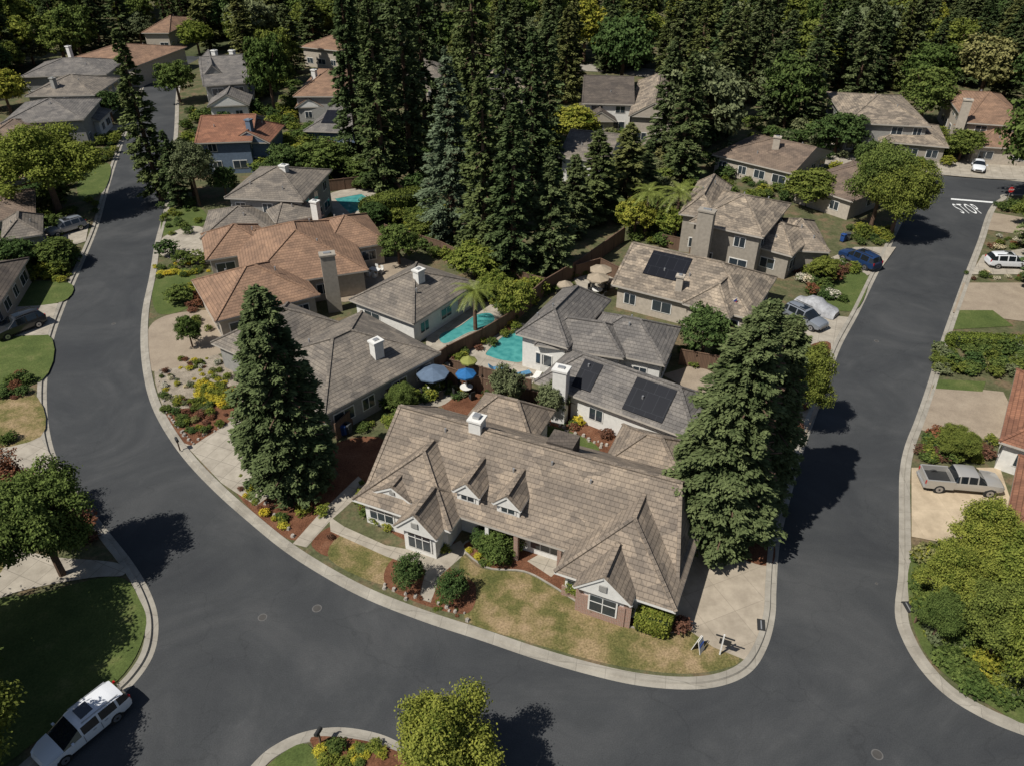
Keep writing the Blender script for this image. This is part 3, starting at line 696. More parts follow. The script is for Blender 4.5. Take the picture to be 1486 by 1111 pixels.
tree('broadleaf_tree',BRR['lime'],655,1140,1030,160,8,4)
x,y=P(-95,1010); place('broadleaf_tree',BRR['green'][0],x,y,1.5,1.3); x,y=P(-40,1150); place('broadleaf_tree',BRR['green'][0],x,y,1.0,1.1); x,y=P(-150,1110); place('broadleaf_tree',BRR['green'][0],x,y,1.3,1.3)
tree('birch_tree',[broad(91,mat=LM['olive'],n=9000,size=.25,nl=26)],290,300,205,70,8,4)
def palm(px,py,tp,sc=1.0):
    x,y=P(px,py); h=ztop(y,tp)*.8; g=Geo(); g.cyl(0,0,0,h,.22,.15,10,M['bark'])
    for k in range(26):
        a=k*2.399; el=random.uniform(-.2,1.1); L=random.uniform(2.2,2.9)*sc; prev=None
        for i in range(7):
            t=i/6; r=L*t*math.cos(el*.6); z=h+L*t*math.sin(el)-1.6*sc*t*t
            p=Vector((r*math.cos(a),r*math.sin(a),z)); lat=Vector((-math.sin(a),math.cos(a),-.25))
            if prev is not None:
                for sgn in (-1,1):
                    for q in range(3):
                        b0=prev.lerp(p,q/3); b1=prev.lerp(p,(q+.6)/3); l2=Vector((lat.x*sgn,lat.y*sgn,lat.z))*(.62*(1-t*.6)*sc)
                        g.add([b0,b1,b1+l2+(p-prev)*.5],[(0,1,2)],M['palm'])
            prev=p
    g.obj('palm_tree',None,loc=(x,y,.1))
M['palm']=plain('palm_fronds',(.17,.2,.04),.5,var=.3)
palm(935,345,262); palm(978,350,262,1.1); palm(690,480,408,1.0); palm(950,335,275,.9)
far=empty('distant_tree_mass',(0,0,0))
def scatter(x0,x1,y0,y1,n,tall,kinds,hs=1.0):
    for i in range(n):
        y=random.uniform(y0,y1)
        x=random.uniform(x0,x1)*y
        if inhouse(x,y,3): continue
        blk=False
        for (O_,a,L,W) in foot:
            cx=O_[0]+L/2*math.cos(a)-W/2*math.sin(a); cy=O_[1]+L/2*math.sin(a)+W/2*math.cos(a)
            if y<cy and cy-y<45 and abs(x/y-cx/cy)*cy<L/2+3: blk=True;break
        if blk: continue
        if -85<x<-55 and y<200: continue
        if random.random()<tall:
            place('conifer',random.choice(COD+CON),x,y,random.uniform(.85,1.4)*hs,random.uniform(.7,1.25)*hs,parent=far)
        else:
            s=random.uniform(1,1.8); place('broadleaf',random.choice(BR[random.choice(kinds)]),x,y,s,s*random.uniform(.9,1.25),parent=far)
K4=('green','olive','lime','green','green','deep')
scatter(-.8,-.42,150,330,120,.4,K4)
scatter(-.42,-.2,175,330,90,.5,K4)
scatter(-.2,.12,125,300,80,.6,K4)
scatter(.12,.75,125,300,190,.5,K4)
scatter(-.8,.8,300,520,260,.5,K4,1.3)
scatter(-1.1,-.75,90,200,30,.3,K4); scatter(.72,1.1,60,200,40,.4,K4)
for b in [(1085,150,-10,65),(1130,140,15,60),(1175,140,-20,65),(1060,170,10,50),(1215,135,10,60),(1262,132,15,60),(1310,130,-10,60),(1345,132,25,50),(1400,125,-10,60),(1450,125,5,60),(1490,120,-20,60),(880,105,10,60),(925,100,-10,60),(970,110,-30,60),
          (510,95,-60,60),(470,40,-60,50),(380,45,-80,50),(340,55,-60,45),(150,50,-60,50),(100,50,-60,50),(60,45,-60,50),(200,50,-60,50),(305,60,-40,45)]:
    tree('conifer_tree',random.choice((CON,COD)),*b)
# ---------------- shrubs ----------------
def inpoly(x,y,w):
    c=False;j=len(w)-1
    for i in range(len(w)):
        if (w[i][1]>y)!=(w[j][1]>y) and x<(w[j][0]-w[i][0])*(y-w[i][1])/(w[j][1]-w[i][1])+w[i][0]: c=not c
        j=i
    return c
def shrubs(poly,n,r0,r1,kinds):
    w=[P(*p) for p in poly]; xs=[p[0] for p in w]; ys=[p[1] for p in w]; k=0;tries=0
    while k<n and tries<n*30:
        tries+=1; x=random.uniform(min(xs),max(xs)); y=random.uniform(min(ys),max(ys))
        if not inpoly(x,y,w) or inhouse(x,y,-.1): continue
        s=random.uniform(r0,r1); place('shrub',random.choice(SH[random.choice(kinds)]),x,y,s,s*random.uniform(.6,1.0),z=.0); k+=1
def shrub(px,py,rad,kind='green',hz=None):
    x,y=P(px,py); place('shrub',random.choice(SH[kind]),x,y,rad,hz or rad,z=.0)
ballb=broad(601,Rm=1.0,hgt=1.7,nl=12,n=6500,mat=LM['deep'],size=.09,trunk=False,lr0=.35,lr1=.5,ncl=8)
ballg=broad(602,Rm=1.0,hgt=1.7,nl=14,n=6500,mat=LM['green'],size=.1,trunk=False,lr0=.3,lr1=.5,ncl=8)
ball2=broad(603,Rm=1.0,hgt=1.7,nl=12,n=6500,mat=LM['lime'],size=.09,trunk=False,lr0=.35,lr1=.5,ncl=8)
for px,py,rd,hz,me in [(596,850,1.2,1.6,ballb),(658,868,1.2,1.35,ballb),(716,808,1.5,1.3,ballg),(742,802,1.1,1.0,ballg),(700,792,.9,.9,ballb),(835,862,.9,.9,ball2),(858,880,.85,.85,ball2),(908,892,.65,.8,ball2)]:
    x,y=P(px,py); place('shrub',me,x,y,rd,hz,z=0)
for a in [(885,878,.4,'rust',.4),(985,915,.8,'rust',.7),
          (470,745,.7,'lime',.5),(440,745,.7,'lime',.5),(545,760,.6,'lime',.5),(565,768,.6,'lime',.5),(530,750,.6,'green',.5),(630,795,.5,'lime',.4),(645,800,.5,'lime',.4),(480,782,.35,'rust',.3),(385,748,.5,'yel',.4),(365,712,.6,'yel',.5)]: shrub(*a)
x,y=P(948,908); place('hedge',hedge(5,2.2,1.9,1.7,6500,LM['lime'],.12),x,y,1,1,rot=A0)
shrubs([(525,700),(560,745),(640,775),(640,795),(560,775),(520,735)],14,.25,.5,('green','lime','rust','deep'))
shrubs([(680,800),(760,815),(760,828),(700,822)],7,.2,.4,('green','lime','yel'))
shrubs([(830,850),(985,900),(985,912),(850,878)],8,.2,.4,('green','rust','deep'))
shrubs([(600,860),(680,890),(675,898),(600,876)],8,.12,.3,('rust','green'))
shrubs([(350,690),(420,760),(430,782),(340,712)],16,.2,.5,('green','yel','rust','lime'))
shrubs([(280,560),(330,545),(345,590),(290,600)],55,.35,.6,('yel','yel','lime'))
shrubs([(232,560),(285,590),(345,590),(320,620),(275,640),(240,600)],60,.25,.6,('rust','green','deep','lime','olive'))
shrubs([(225,530),(290,510),(340,540),(300,560),(230,570)],40,.2,.45,('green','yel','rust','white','olive'))
for a in [(244,372,1.7,'deep',1.4),(268,385,1.6,'green',1.2),(290,385,1.5,'green',1.1),(262,440,1.7,'green',1.3),(285,425,1.2,'lime',.8),(235,400,.7,'yel',.4),(245,400,.7,'yel',.4),(255,398,.7,'yel',.4),(265,400,.7,'yel',.4)]: shrub(*a)
shrubs([(225,385),(300,375),(305,400),(225,408)],22,.3,.6,('yel','lime','green'))
shrubs([(235,300),(285,290),(300,340),(240,345)],20,.4,.9,('green','lime','deep'))
shrubs([(262,450),(310,420),(330,470),(320,500),(290,480)],10,.4,.8,('green','rust'))
shrubs([(640,556),(720,570),(850,612),(1000,655),(1000,668),(760,605),(650,575)],60,.25,.7,('green','deep','olive','rust','yel','lime'))
shrubs([(600,550),(640,575),(600,640),(545,620),(490,640),(480,615)],30,.4,1.0,('green','deep','lime'))
shrubs([(600,545),(650,520),(745,468),(760,480),(700,510),(640,545)],24,.3,.7,('green','rust','yel','lime'))
shrubs([(640,370),(720,380),(790,425),(740,470),(700,440),(650,440),(700,405)],50,.6,1.5,('green','lime','deep'))
shrubs([(540,290),(640,310),(700,380),(640,380),(570,340)],60,.6,1.7,('deep','green','lime'))
shrubs([(470,215),(560,240),(600,300),(560,300),(540,275),(470,285)],40,.7,1.8,('deep','green'))
shrubs([(380,215),(480,200),(500,240),(470,270),(400,235)],40,.8,1.9,('deep','green','lime'))
shrubs([(905,345),(1010,300),(1010,370),(920,350)],40,.5,1.3,('green','lime','deep'))
shrubs([(780,420),(860,390),(885,400),(790,430)],16,.3,.8,('green','deep'))
shrubs([(985,515),(1050,500),(1060,540),(1000,540)],14,.4,.9,('green','deep'))
shrubs([(1125,390),(1200,385),(1245,395),(1200,405),(1150,400)],24,.4,1.0,('green','rust','lime'))
shrubs([(1140,400),(1210,410),(1225,440),(1150,430)],26,.4,1.1,('deep','green','rust','white'))
shrubs([(1130,500),(1160,490),(1170,550),(1130,560)],18,.5,1.0,('green','deep','rust'))
shrubs([(1160,560),(1185,560),(1155,640),(1130,700),(1120,680)],16,.3,.7,('green','deep','rust'))
shrubs([(1225,330),(1290,340),(1285,360),(1225,355)],20,.5,1.2,('lime','green','deep'))
shrubs([(1150,250),(1330,250),(1320,290),(1240,300)],26,.7,1.5,('green','deep','lime'))
shrub(1210,410,1.1,'rust')
shrubs([(1360,500),(1500,500),(1500,548),(1356,545)],60,.6,1.1,('deep','olive','deep','green','green'))
shrubs([(1335,640),(1450,645),(1450,672),(1328,668)],34,.5,1.1,('lime','deep','green','rust'))
shrubs([(1322,800),(1480,800),(1500,1040),(1400,1000),(1335,920)],150,.4,1.1,('lime','lime','green','green','lime','olive'))
shrubs([(1440,345),(1500,345),(1500,360),(1430,365)],18,.3,.8,('green','white','rust'))
shrubs([(1445,298),(1500,295),(1500,312),(1442,312)],18,.5,1.0,('green','deep','lime'))
shrubs([(1400,395),(1500,398),(1500,408),(1397,408)],16,.3,.6,('rust','green','white'))
x,y=P(1440,505); place('hedge',hedge(6,9,1.5,1.3,9000,LM['lime'],.14),x,y,1,1,rot=-.1)
shrubs([(0,345),(110,365),(100,410),(0,410)],60,.6,1.6,('deep','green','deep','lime'))
shrubs([(60,395),(108,392),(100,412),(60,412)],10,.4,.7,('yel','lime'))
shrubs([(0,545),(58,548),(55,578),(0,580)],14,.4,.9,('green','rust','deep'))
shrubs([(-20,430),(20,420),(15,450),(-20,455)],8,.6,1.2,('deep','green'))
shrubs([(20,690),(110,740),(150,790),(60,800),(0,760)],36,.5,1.1,('rust','deep','green'))
shrubs([(100,200),(180,195),(160,240),(110,250)],26,.6,1.4,('green','deep','lime'))
shrubs([(455,1082),(500,1078),(560,1090),(560,1115),(470,1115)],26,.25,.55,('lime','yel','green'))
for r_ in [(20,640),(10,645)]: shrub(*r_,.6,'green')
shrubs([(0,195),(110,200),(100,345),(0,350)],60,.9,2.2,('deep','green','olive'))
shrubs([(60,330),(130,290),(150,300),(110,380),(70,370)],14,.4,.9,('green','lime'))
shrubs([(270,160),(430,160),(430,230),(400,260),(270,250)],70,.8,2.0,('deep','green','lime'))
shrubs([(370,95),(430,95),(430,170),(370,170)],30,1.0,2.4,('green','deep'))
shrubs([(760,190),(1240,170),(1240,250),(1100,200),(1000,330),(820,330)],130,.9,2.2,('deep','green','olive'))
shrubs([(1040,245),(1150,270),(1190,300),(1040,300)],24,.6,1.5,('deep','green','lime'))
shrubs([(1220,190),(1410,200),(1400,240),(1330,246),(1240,235)],50,.7,1.7,('green','deep','lime'))
shrubs([(520,190),(860,150),(860,330),(600,330)],120,1.0,2.2,('deep','green'))
x,y=P(572,312); place('hedge',hedge(8,9,3,3,12000,LM['green'],.2),x,y,1,1,rot=.6)
# ---------------- vehicles ----------------
def carpaint(name,c,metal=.3):
    m,nt,b=newmat(name); b.inputs['Base Color'].default_value=c4(c); b.inputs['Roughness'].default_value=.28; b.inputs['Metallic'].default_value=metal; b.inputs['Coat Weight'].default_value=.6; return m
M['tyre']=plain('tyre_rubber',(.02,.02,.02),.9); M['rim']=plain('alloy_rim',(.4,.4,.42),.35,.8); M['cglass']=plain('car_glass',(.012,.015,.018),.06,spec=.9,var=.1); M['red']=plain('tail_lamp',(.4,.01,.01),.3); M['lamp']=plain('head_lamp',(.8,.8,.8),.15)
SUV=[(2.42,.45,.72,.78,.72,.6),(2.3,.3,.86,.92,.86,.72),(1.9,.25,.97,1.03,.94,.82),(1.15,.25,1.03,1.13,.96,.84),(.35,.25,1.05,1.66,.96,.68),(.25,.25,1.05,1.69,.96,.68),(-.55,.25,1.06,1.74,.96,.69),(-.68,.25,1.06,1.74,.96,.69),(-1.6,.25,1.07,1.70,.95,.67),(-1.75,.25,1.07,1.69,.95,.66),(-2.1,.26,1.08,1.62,.93,.64),(-2.4,.3,1.08,1.14,.9,.78),(-2.46,.42,.8,.9,.84,.72)]
VAN=[(2.6,.42,.6,.66,.6,.46),(2.47,.25,.76,.82,.82,.64),(2.0,.2,.9,.97,.96,.8),(1.45,.2,.98,1.08,.99,.84),(.4,.2,1.03,1.58,.99,.74),(.28,.2,1.03,1.62,.99,.75),(-.65,.2,1.05,1.7,.99,.77),(-.78,.2,1.05,1.7,.99,.77),(-1.75,.2,1.06,1.67,.98,.75),(-1.88,.2,1.06,1.66,.98,.75),(-2.35,.22,1.07,1.56,.95,.7),(-2.55,.28,1.06,1.14,.9,.78),(-2.62,.4,.8,.88,.82,.7)]
SED=[(2.35,.4,.62,.68,.7,.58),(2.2,.26,.76,.82,.84,.7),(1.7,.22,.86,.92,.91,.78),(.95,.22,.92,1.0,.92,.8),(.15,.22,.94,1.38,.92,.6),(.05,.22,.94,1.41,.92,.6),(-.45,.22,.95,1.43,.92,.6),(-.55,.22,.95,1.43,.92,.6),(-1.0,.22,.95,1.38,.92,.6),(-1.1,.22,.95,1.36,.92,.6),(-1.2,.22,.95,1.33,.92,.6),(-1.8,.24,.95,1.03,.9,.76),(-2.35,.4,.85,.95,.82,.7)]
def loftcar(g,st,paint):
    ring=[]
    for (x,zb,zt,zr,wb,wt) in st:
        h=[(0,zb),(wb*.86,zb),(wb*.97,zb+.16),(wb,(zb+zt)/2+.05),(wb*.97,zt),(wt+.05,zr-.09),(wt*.86,zr-.01),(0,zr+.02)]
        full=h+[(-a,b_) for a,b_ in h[-2:0:-1]]
        ring.append([(x,a,b_) for a,b_ in full])
    k=len(ring[0]); vs=[p for r_ in ring for p in r_]
    body=[];gl=[];blk=[]
    for i in range(len(st)-1):
        for j in range(k):
            f=(i*k+j,i*k+(j+1)%k,(i+1)*k+(j+1)%k,(i+1)*k+j)
            side=j in (4,k-5); top=j in (5,6,k-6,k-7) or side
            if i in (3,10) and top: gl.append(f)
            elif side and i in (5,7,9): gl.append(f)
            elif j in (1,k-2): blk.append(f)
            else: body.append(f)
    body.append(tuple(range(k))); body.append(tuple((len(st)-1)*k+j for j in range(k))[::-1])
    g.add(vs,body,paint); g.add(vs,gl,M['cglass']); g.add(vs,blk,M['dark'])
def wheels(g,xs,r,y):
    for x in xs:
        for s in (-1,1):
            n=18; 
            for rr,y0,y1,mt in ((r+.07,y-.3,y-.015,M['dark']),(r,y-.22,y+.02,M['tyre']),(r*.66,y,y+.035,M['rim']),(r*.2,y,y+.05,M['tyre'])):
                vs=[]
                for yy in (y0,y1):
                    for i in range(n):
                        a=2*math.pi*i/n; vs.append((x+rr*math.cos(a),s*yy,r+rr*math.sin(a)))
                g.add(vs,[(i,(i+1)%n,n+(i+1)%n,n+i) for i in range(n)]+[tuple(range(n,2*n))],mt)
def car(name,px,py,hx,hy,kind,paint,scale=1.0,z=0.0):
    x,y=P(px,py); x2,y2=P(hx,hy); a=math.atan2(y2-y,x2-x)
    g=Geo(); st={'suv':SUV,'van':VAN}.get(kind,SED)
    if kind=='pickup':
        st=[(2.85,.5,.85,.92,.82,.7),(2.7,.38,1.0,1.06,.92,.8),(2.2,.35,1.1,1.16,.97,.85),(1.45,.35,1.14,1.22,.98,.86),(.8,.35,1.15,1.72,.98,.7),(.7,.35,1.15,1.75,.98,.7),(.1,.35,1.15,1.78,.98,.7),(0,.35,1.15,1.78,.98,.7),(-.5,.35,1.15,1.76,.98,.7),(-.6,.35,1.15,1.75,.98,.7),(-.72,.35,1.15,1.70,.98,.7),(-.86,.35,1.15,1.2,.98,.8),(-.88,.4,1.1,1.15,.96,.8)]
        loftcar(g,st,paint)
        g.box(-1.85,.93,.45,1.22,2.0,.12,0,paint); g.box(-1.85,-.93,.45,1.22,2.0,.12,0,paint); g.box(-2.88,0,.45,1.2,.1,1.9,0,paint)
        g.box(-1.85,0,.45,.75,2.0,1.76,0,M['dark']); g.box(-2.98,0,.4,.55,.1,1.8,0,M['metal']); g.box(-2.94,.85,.8,1.1,.04,.14,0,M['red']); g.box(-2.94,-.85,.8,1.1,.04,.14,0,M['red'])
        wheels(g,(1.85,-1.85),.4,.98); fx=2.8
    else:
        yw={'suv':.945,'van':.975}.get(kind,.91)
        loftcar(g,st,paint); wheels(g,(1.6 if kind=='van' else 1.5,-1.5),.36 if kind!='sedan' else .33,yw); fx=2.54 if kind=='van' else 2.36
        if kind=='suv':
            for s in (-1,1): g.beam((.2,s*.62,1.72),(-1.9,s*.62,1.72),.05,.05,M['dark'],.04)
            g.box(-.3,0,1.66,1.75,.8,.8,0,M['cglass'])
        if kind=='van':
            for s in (-1,1): g.beam((.1,s*.7,1.64),(-2.1,s*.7,1.61),.045,.045,M['metal'],.06)
            g.box(-.4,0,1.6,1.722,.75,.85,0,M['cglass'])
            for s in (-1,1):
                g.box(.33,s*.995,.45,1.0,.02,.012,0,M['dark']); g.box(-.7,s*.998,.45,1.02,.02,.012,0,M['dark']); g.box(-.3,s*1.0,.88,.92,.2,.03,0,M['metal']); g.box(-1.0,s*1.0,.88,.92,.2,.03,0,M['metal'])
        if kind!='sedan':
            for s in (-1,1): g.box(st[-2][0]-.01,s*.76,.85,1.12,.12,.16,0,M['red'])
        for s in (-1,1): g.box(.95,s*1.05,.98,1.14,.14,.2,0,paint)
    for s in (-1,1): g.box(fx-.1,s*.58,.64,.76,.16,.34,0,M['lamp'])
    g.box(fx,0,.42,.6,.12,.9,0,M['dark'])
    o=g.obj(name,None,smooth=True,loc=(x,y,z+.02),rot=a); o.scale=(scale,)*3
    try: o.data.set_sharp_from_angle(angle=math.radians(32))
    except Exception as ex: print(ex)
    return o
pw=carpaint('white_car_paint',(.7,.71,.73),0); ps=carpaint('silver_car_paint',(.42,.4,.37)); pb=carpaint('blue_car_paint',(.02,.05,.14)); pd=carpaint('dark_car_paint',(.03,.032,.035)); pg=carpaint('grey_car_paint',(.25,.27,.3))
car('white_minivan',124,1062,66,1109,'van',pw,.98)
car('silver_pickup_truck',1390,708,1460,714,'pickup',ps,1.0,.12)
car('blue_suv',1245,384,1225,375,'suv',pb,1.05,.12)
car('grey_suv',1166,470,1190,482,'suv',pg,1.0,.12)
car('white_suv',1460,388,1490,389,'suv',pw,1.0,.12)
car('white_sedan',1418,247,1418,262,'sedan',pw,1.0,.12)
car('grey_suv',98,338,75,345,'suv',pg,1.0,.12)
car('dark_suv',30,482,5,492,'suv',pd,1.05,.12)
car('dark_sedan',18,360,40,356,'sedan',pd,1,.12)
g=Geo(); cv=[]
for i,(x,hh,w) in enumerate([(-2.3,.7,.8),(-2.1,.85,.92),(-1.4,.95,.95),(-.8,1.35,.95),(.3,1.4,.95),(.9,1.0,.95),(2.1,.8,.9),(2.35,.55,.78)]):
    for a,b_ in ((-w-.05,0.05),(-w,hh*.55),(-w*.7,hh),(0,hh+.04),(w*.7,hh),(w,hh*.55),(w+.05,.05)): cv.append((x,a,b_))
fs=[(i*7+j,i*7+j+1,(i+1)*7+j+1,(i+1)*7+j) for i in range(7) for j in range(6)]+[tuple(range(7)),tuple(range(55,48,-1))]
g.add(cv,fs,plain('car_cover_cloth',(.33,.33,.34),.8,var=.25))
x,y=P(1182,452); x2,y2=P(1206,460); g.obj('covered_car',None,True,loc=(x,y,.13),rot=math.atan2(y2-y,x2-x))
# ---------------- street things ----------------
def text(name,s,loc,size,rot,mat,ext=0.002,off=.02,sp=1.1):
    cu=bpy.data.curves.new(name,'FONT'); cu.body=s; cu.size=size; cu.align_x='CENTER'; cu.align_y='CENTER'; cu.extrude=ext; cu.offset=size*off; cu.space_character=sp
    o=bpy.data.objects.new(name,cu); o.location=loc; o.rotation_euler=rot; cu.materials.append(mat); col.objects.link(o); return o
x,y=P(1405,304); t=text('road_marking_stop','STOP',(x,y,.012),1.0,(0,0,-.04),M['paint'],off=-.004,sp=1.22); t.scale=(1.15,5.2,1)
a=P(1380,288);b_=P(1441,293); a2=P(1380,290);b2=P(1441,295)
flat('road_marking_stop_line',[a2,b2,b_,a],.008,M['paint'])
x,y=P(1458,300); st=empty('stop_sign',(x,y,0)); g=Geo(); g.cyl(x,y,0,2.9,.04,.04,8,M['metal'])
vs=[];
for yy in (-.05,-.08):
    for i in range(8):
        an=math.pi/8+i*math.pi/4; vs.append((x+.42*math.cos(an),y+yy,2.5+.42*math.sin(an)))
g.add(vs,[tuple(range(8))[::-1],tuple(range(8,16))]+[(i,(i+1)%8,8+(i+1)%8,8+i) for i in range(8)],plain('sign_red',(.5,.02,.02),.4)); g.obj('post_and_plate',st)
tt=text('lettering','STOP',(0,-.09,2.5),.3,(math.pi/2,0,0),M['paint']); tt.parent=st
def disc(name,px,py,r,z=.006):
    x,y=P(px,py); g=Geo(); g.cyl(x,y,-.02,z,r,r,24,M['mh']); g.cyl(x,y,z-.002,z+.003,r*.8,r*.8,24,M['mh2']); g.obj(name)
M['mh']=plain('manhole_concrete',(.12,.115,.11),.8); M['mh2']=plain('manhole_cover_iron',(.07,.065,.06),.6)
disc('manhole_cover',460,882,.32); disc('manhole_cover',381,895,.3); disc('manhole_cover',383,697,.28); disc('manhole_cover',1273,1094,.32); disc('manhole_cover',1272,846,.1); disc('manhole_cover',1272,495,.25); disc('manhole_cover',165,470,.22)
for px,py,an in ((1104,908,1.35),(1317,882,1.6)):
    x,y=P(px,py); g=Geo(); g.box(x,y,.0,.165,.9,.5,an,M['dark']); g.box(x,y,.16,.172,.7,.08,an,M['metal']); g.obj('storm_drain')
x,y=P(1044,950); g=Geo(); g.box(0,0,0,1.9,.09,.09,0,M['trim']); g.box(.1,0,1.65,1.73,1.15,.07,0,M['dark']); g.box(.15,0,1.0,1.5,.7,.03,0,M['dark']); g.obj('yard_sign_post',None,loc=(x,y,.1),rot=-.4)
x,y=P(1012,943); g=Geo(); blue=plain('sign_blue',(.03,.08,.3),.5)
for s in (-1,1):
    g.hexa([(-.3,s*.3-.02,0),(.3,s*.3-.02,0),(.3,s*.3+.02,0),(-.3,s*.3+.02,0),(-.3,s*.04-.02,1.05),(.3,s*.04-.02,1.05),(.3,s*.04+.02,1.05),(-.3,s*.04+.02,1.05)],M['trim'])
g.box(0,-.2,.45,.75,.5,.03,0,blue); g.obj('yard_sign',None,loc=(x,y,.12),rot=.9)
def mailbox(px,py,rot):
    x,y=P(px,py); g=Geo(); g.box(0,0,0,1.05,.1,.1,0,M['wood']); g.box(.12,0,.95,1.05,.45,.12,0,M['wood'])
    vs=[]; n=8
    for yy in (-.24,.28):
        vs+=[(yy,-.11,1.05),(yy,.11,1.05)]+[(yy,.11*math.cos(math.pi*i/n),1.19+.11*math.sin(math.pi*i/n)) for i in range(n+1)]
    k=n+3; g.add(vs,[tuple(range(k)),tuple(range(2*k-1,k-1,-1))]+[(i,(i+1)%k,k+(i+1)%k,k+i) for i in range(k)],M['dark']); g.obj('mailbox',None,loc=(x,y,.12),rot=rot)
mailbox(466,1080,1.2); mailbox(1326,905,.2); mailbox(262,655,2.2)
def bin_(px,py,mat):
    x,y=P(px,py); g=Geo(); g.box(0,0,.08,1.0,.45,.5,0,mat,1.18); g.box(-.02,0,1.0,1.07,.6,.62,0,mat,.9); g.box(-.3,0,.93,.99,.08,.4,0,M['dark'])
    for s in (-1,1): g.box(-.2,s*.24,0,.2,.2,.05,0,M['tyre'])
    g.obj('wheelie_bin',None,loc=(x,y,.12),rot=random.random()*3)
bb=plain('bin_blue_plastic',(.02,.06,.2),.5); bg_=plain('bin_grey_plastic',(.06,.065,.07),.5)
bin_(1222,352,bb); bin_(1228,350,bg_); bin_(500,632,bb); bin_(506,630,bg_)
def lounger(px,py,rot,mat):
    x,y=P(px,py); g=Geo(); g.box(.25,0,.3,.38,1.3,.6,0,mat); g.beam((-.4,0,.34),(-.85,0,.75),.6,.07,mat)
    for a in (-.35,.8):
        for s in (-.25,.25): g.box(a,s,0,.3,.05,.05,0,M['metal'])
    g.obj('sun_lounger',None,loc=(x,y,.14),rot=rot)
lb=plain('blue_cushion',(.08,.2,.32),.8)
for a in [(892,612,-.5,M['trim']),(918,622,-.5,lb),(955,634,-.6,lb),(972,640,-.4,M['trim']),(757,548,.4,lb),(722,540,.2,lb),(778,552,1.2,M['trim'])]: lounger(*a)
def ptable(px,py):
    x,y=P(px,py); g=Geo(); g.box(0,0,.68,.74,1.4,.8,0,M['trim'])
    for a in (-.6,.6):
        for s in (-.33,.33): g.box(a,s,0,.68,.06,.06,0,M['trim'])
    for a in (-.4,.4):
        for s in (-1,1):
            g.box(a,s*.7,.05,.44,.42,.42,0,M['trim'],.95); g.box(a,s*.9,.44,.9,.42,.05,0,M['trim'])
    g.obj('patio_table_and_chairs',None,loc=(x,y,.14),rot=-.5)
ptable(935,629); ptable(868,604); ptable(545,400)
def flag(px,py,zb,ang):
    x,y=P(px,py); e=empty('flag',(x,y,0)); g=Geo(); g.beam((x,y,zb),(x+math.cos(ang)*.9,y+math.sin(ang)*.9,zb+1.1),.04,.04,M['trim'])
    rd=plain('flag_red',(.45,.02,.03),.8); wt=M['trim']; bl=plain('flag_blue',(.02,.03,.15),.8)
    for i in range(7):
        for seg in range(4):
            r0=.25+i*.1; zz=zb+.3+i*.11
            x0=x+math.cos(ang)*r0; y0=y+math.sin(ang)*r0; d=.3
            g.box(x0+.01*seg,y0+.03*math.sin(seg*1.5),zz-(seg+1)*d,zz-seg*d,.1,.02,ang,(bl if (seg==0 and i>2) else (rd if i%2==0 else wt)))
    g.obj('flag_cloth_and_pole',e)
flag(636,778,1.6,-1.2); flag(1050,480,3.2,-.9); flag(330,470,2.2,-1.8)
def umbrella(px,py,mat,r=1.5):
    x,y=P(px,py,2.3); g=Geo(); g.cyl(0,0,0,2.5,.03,.03,8,M['metal']); n=8; vs=[(0,0,2.7)]
    for i in range(n):
        a=2*math.pi*i/n; vs.append((r*math.cos(a),r*math.sin(a),2.2))
    for i in range(n):
        a=2*math.pi*i/n; vs.append((r*math.cos(a),r*math.sin(a),2.05))
    g.add(vs,[(0,i+1,(i+1)%n+1) for i in range(n)]+[(i+1,n+i+1,n+(i+1)%n+1,(i+1)%n+1) for i in range(n)],mat)
    g.cyl(.0,.0,.7,.74,.6,.6,16,M['trim']); 
    for k in range(4):
        a=k*1.57+.5; cx,cy=1.1*math.cos(a),1.1*math.sin(a); g.box(cx,cy,.1,.45,.45,.45,a,M['dark']); g.box(cx+.22*math.cos(a),cy+.22*math.sin(a),.45,.95,.05,.45,a,M['dark'])
    g.obj('patio_umbrella',None,loc=(x,y,.12),rot=random.random())
ub=plain('umbrella_blue_grey',(.1,.14,.2),.8); ub2=plain('umbrella_blue',(.02,.12,.3),.8); uy=plain('umbrella_yellow_green',(.22,.23,.06),.8); ut=plain('umbrella_tan',(.32,.26,.19),.8)
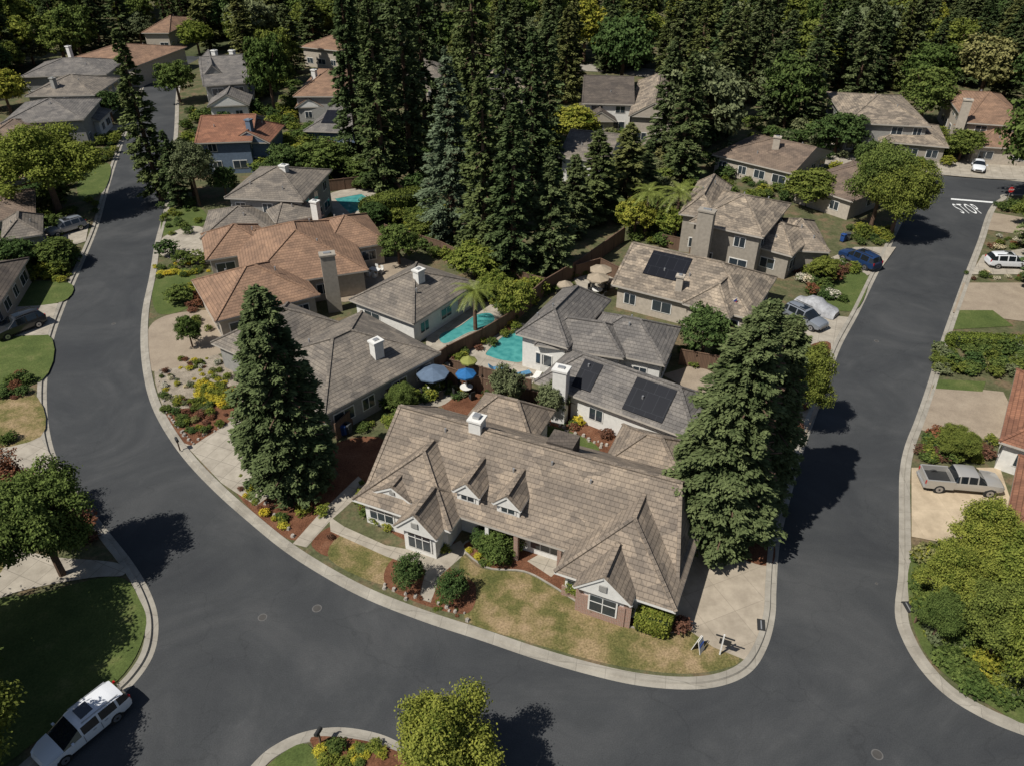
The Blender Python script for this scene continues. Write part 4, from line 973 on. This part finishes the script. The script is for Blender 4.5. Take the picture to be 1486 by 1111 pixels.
umbrella(628,541,ub,1.5); umbrella(676,542,ub2,.95); umbrella(680,523,uy,.8); umbrella(872,391,ut,1.3); umbrella(868,403,ut,1.3); umbrella(820,413,ut,.9)
M['rock']=ground('rock',[(.3,(.2,.17,.14)),(.7,(.42,.38,.33))],2,8)
g=Geo()
for line,n in (([(700,595),(780,612),(880,648)],40),([(232,540),(245,600),(275,638)],30),([(350,600),(280,645)],14),([(360,705),(430,780)],16),([(560,852),(680,896)],14)):
    w=catmull([P(*p) for p in line],10)
    for i in range(n):
        q=w[int(i/n*len(w))]; s=random.uniform(.15,.38); x,y=q[0]+random.gauss(0,.15),q[1]+random.gauss(0,.15)
        g.cyl(x,y,.05,.12+s*.5,s*.6,s*.35,random.choice((5,6,7)),M['rock'])
g.obj('garden_rocks')
# ---------------- light, sky, camera ----------------
w=bpy.data.worlds.new('World'); scene.world=w; w.use_nodes=True; nt=w.node_tree
sk=nt.nodes.new('ShaderNodeTexSky'); sk.sky_type='NISHITA'; sk.sun_disc=False
EL=math.radians(54); sx_,sy_=-.85,-.53
sk.sun_elevation=EL; sk.sun_rotation=math.atan2(sx_,sy_)
bg=nt.nodes['Background']; bg.inputs[1].default_value=.06; nt.links.new(sk.outputs[0],bg.inputs[0])
sl=bpy.data.lights.new('sun','SUN'); sl.energy=5.0; sl.angle=math.radians(.5); sl.color=(1,.97,.9)
so=bpy.data.objects.new('sun',sl); so.location=(-50,-30,80); col.objects.link(so)
nrm=math.hypot(sx_,sy_); d=Vector((-sx_/nrm*math.cos(EL),-sy_/nrm*math.cos(EL),-math.sin(EL)))
so.rotation_euler=d.to_track_quat('-Z','Y').to_euler()
cam=bpy.data.cameras.new('camera'); cam.sensor_width=36; cam.lens=F/1486*36; cam.clip_end=4000; cam.clip_start=.5
co=bpy.data.objects.new('camera',cam); co.location=(0,0,H); co.rotation_euler=(math.radians(90)-TH,0,0); col.objects.link(co); scene.camera=co
scene.view_settings.view_transform='Standard'; scene.view_settings.look='None'; scene.view_settings.exposure=0
print('objects',len(bpy.data.objects))
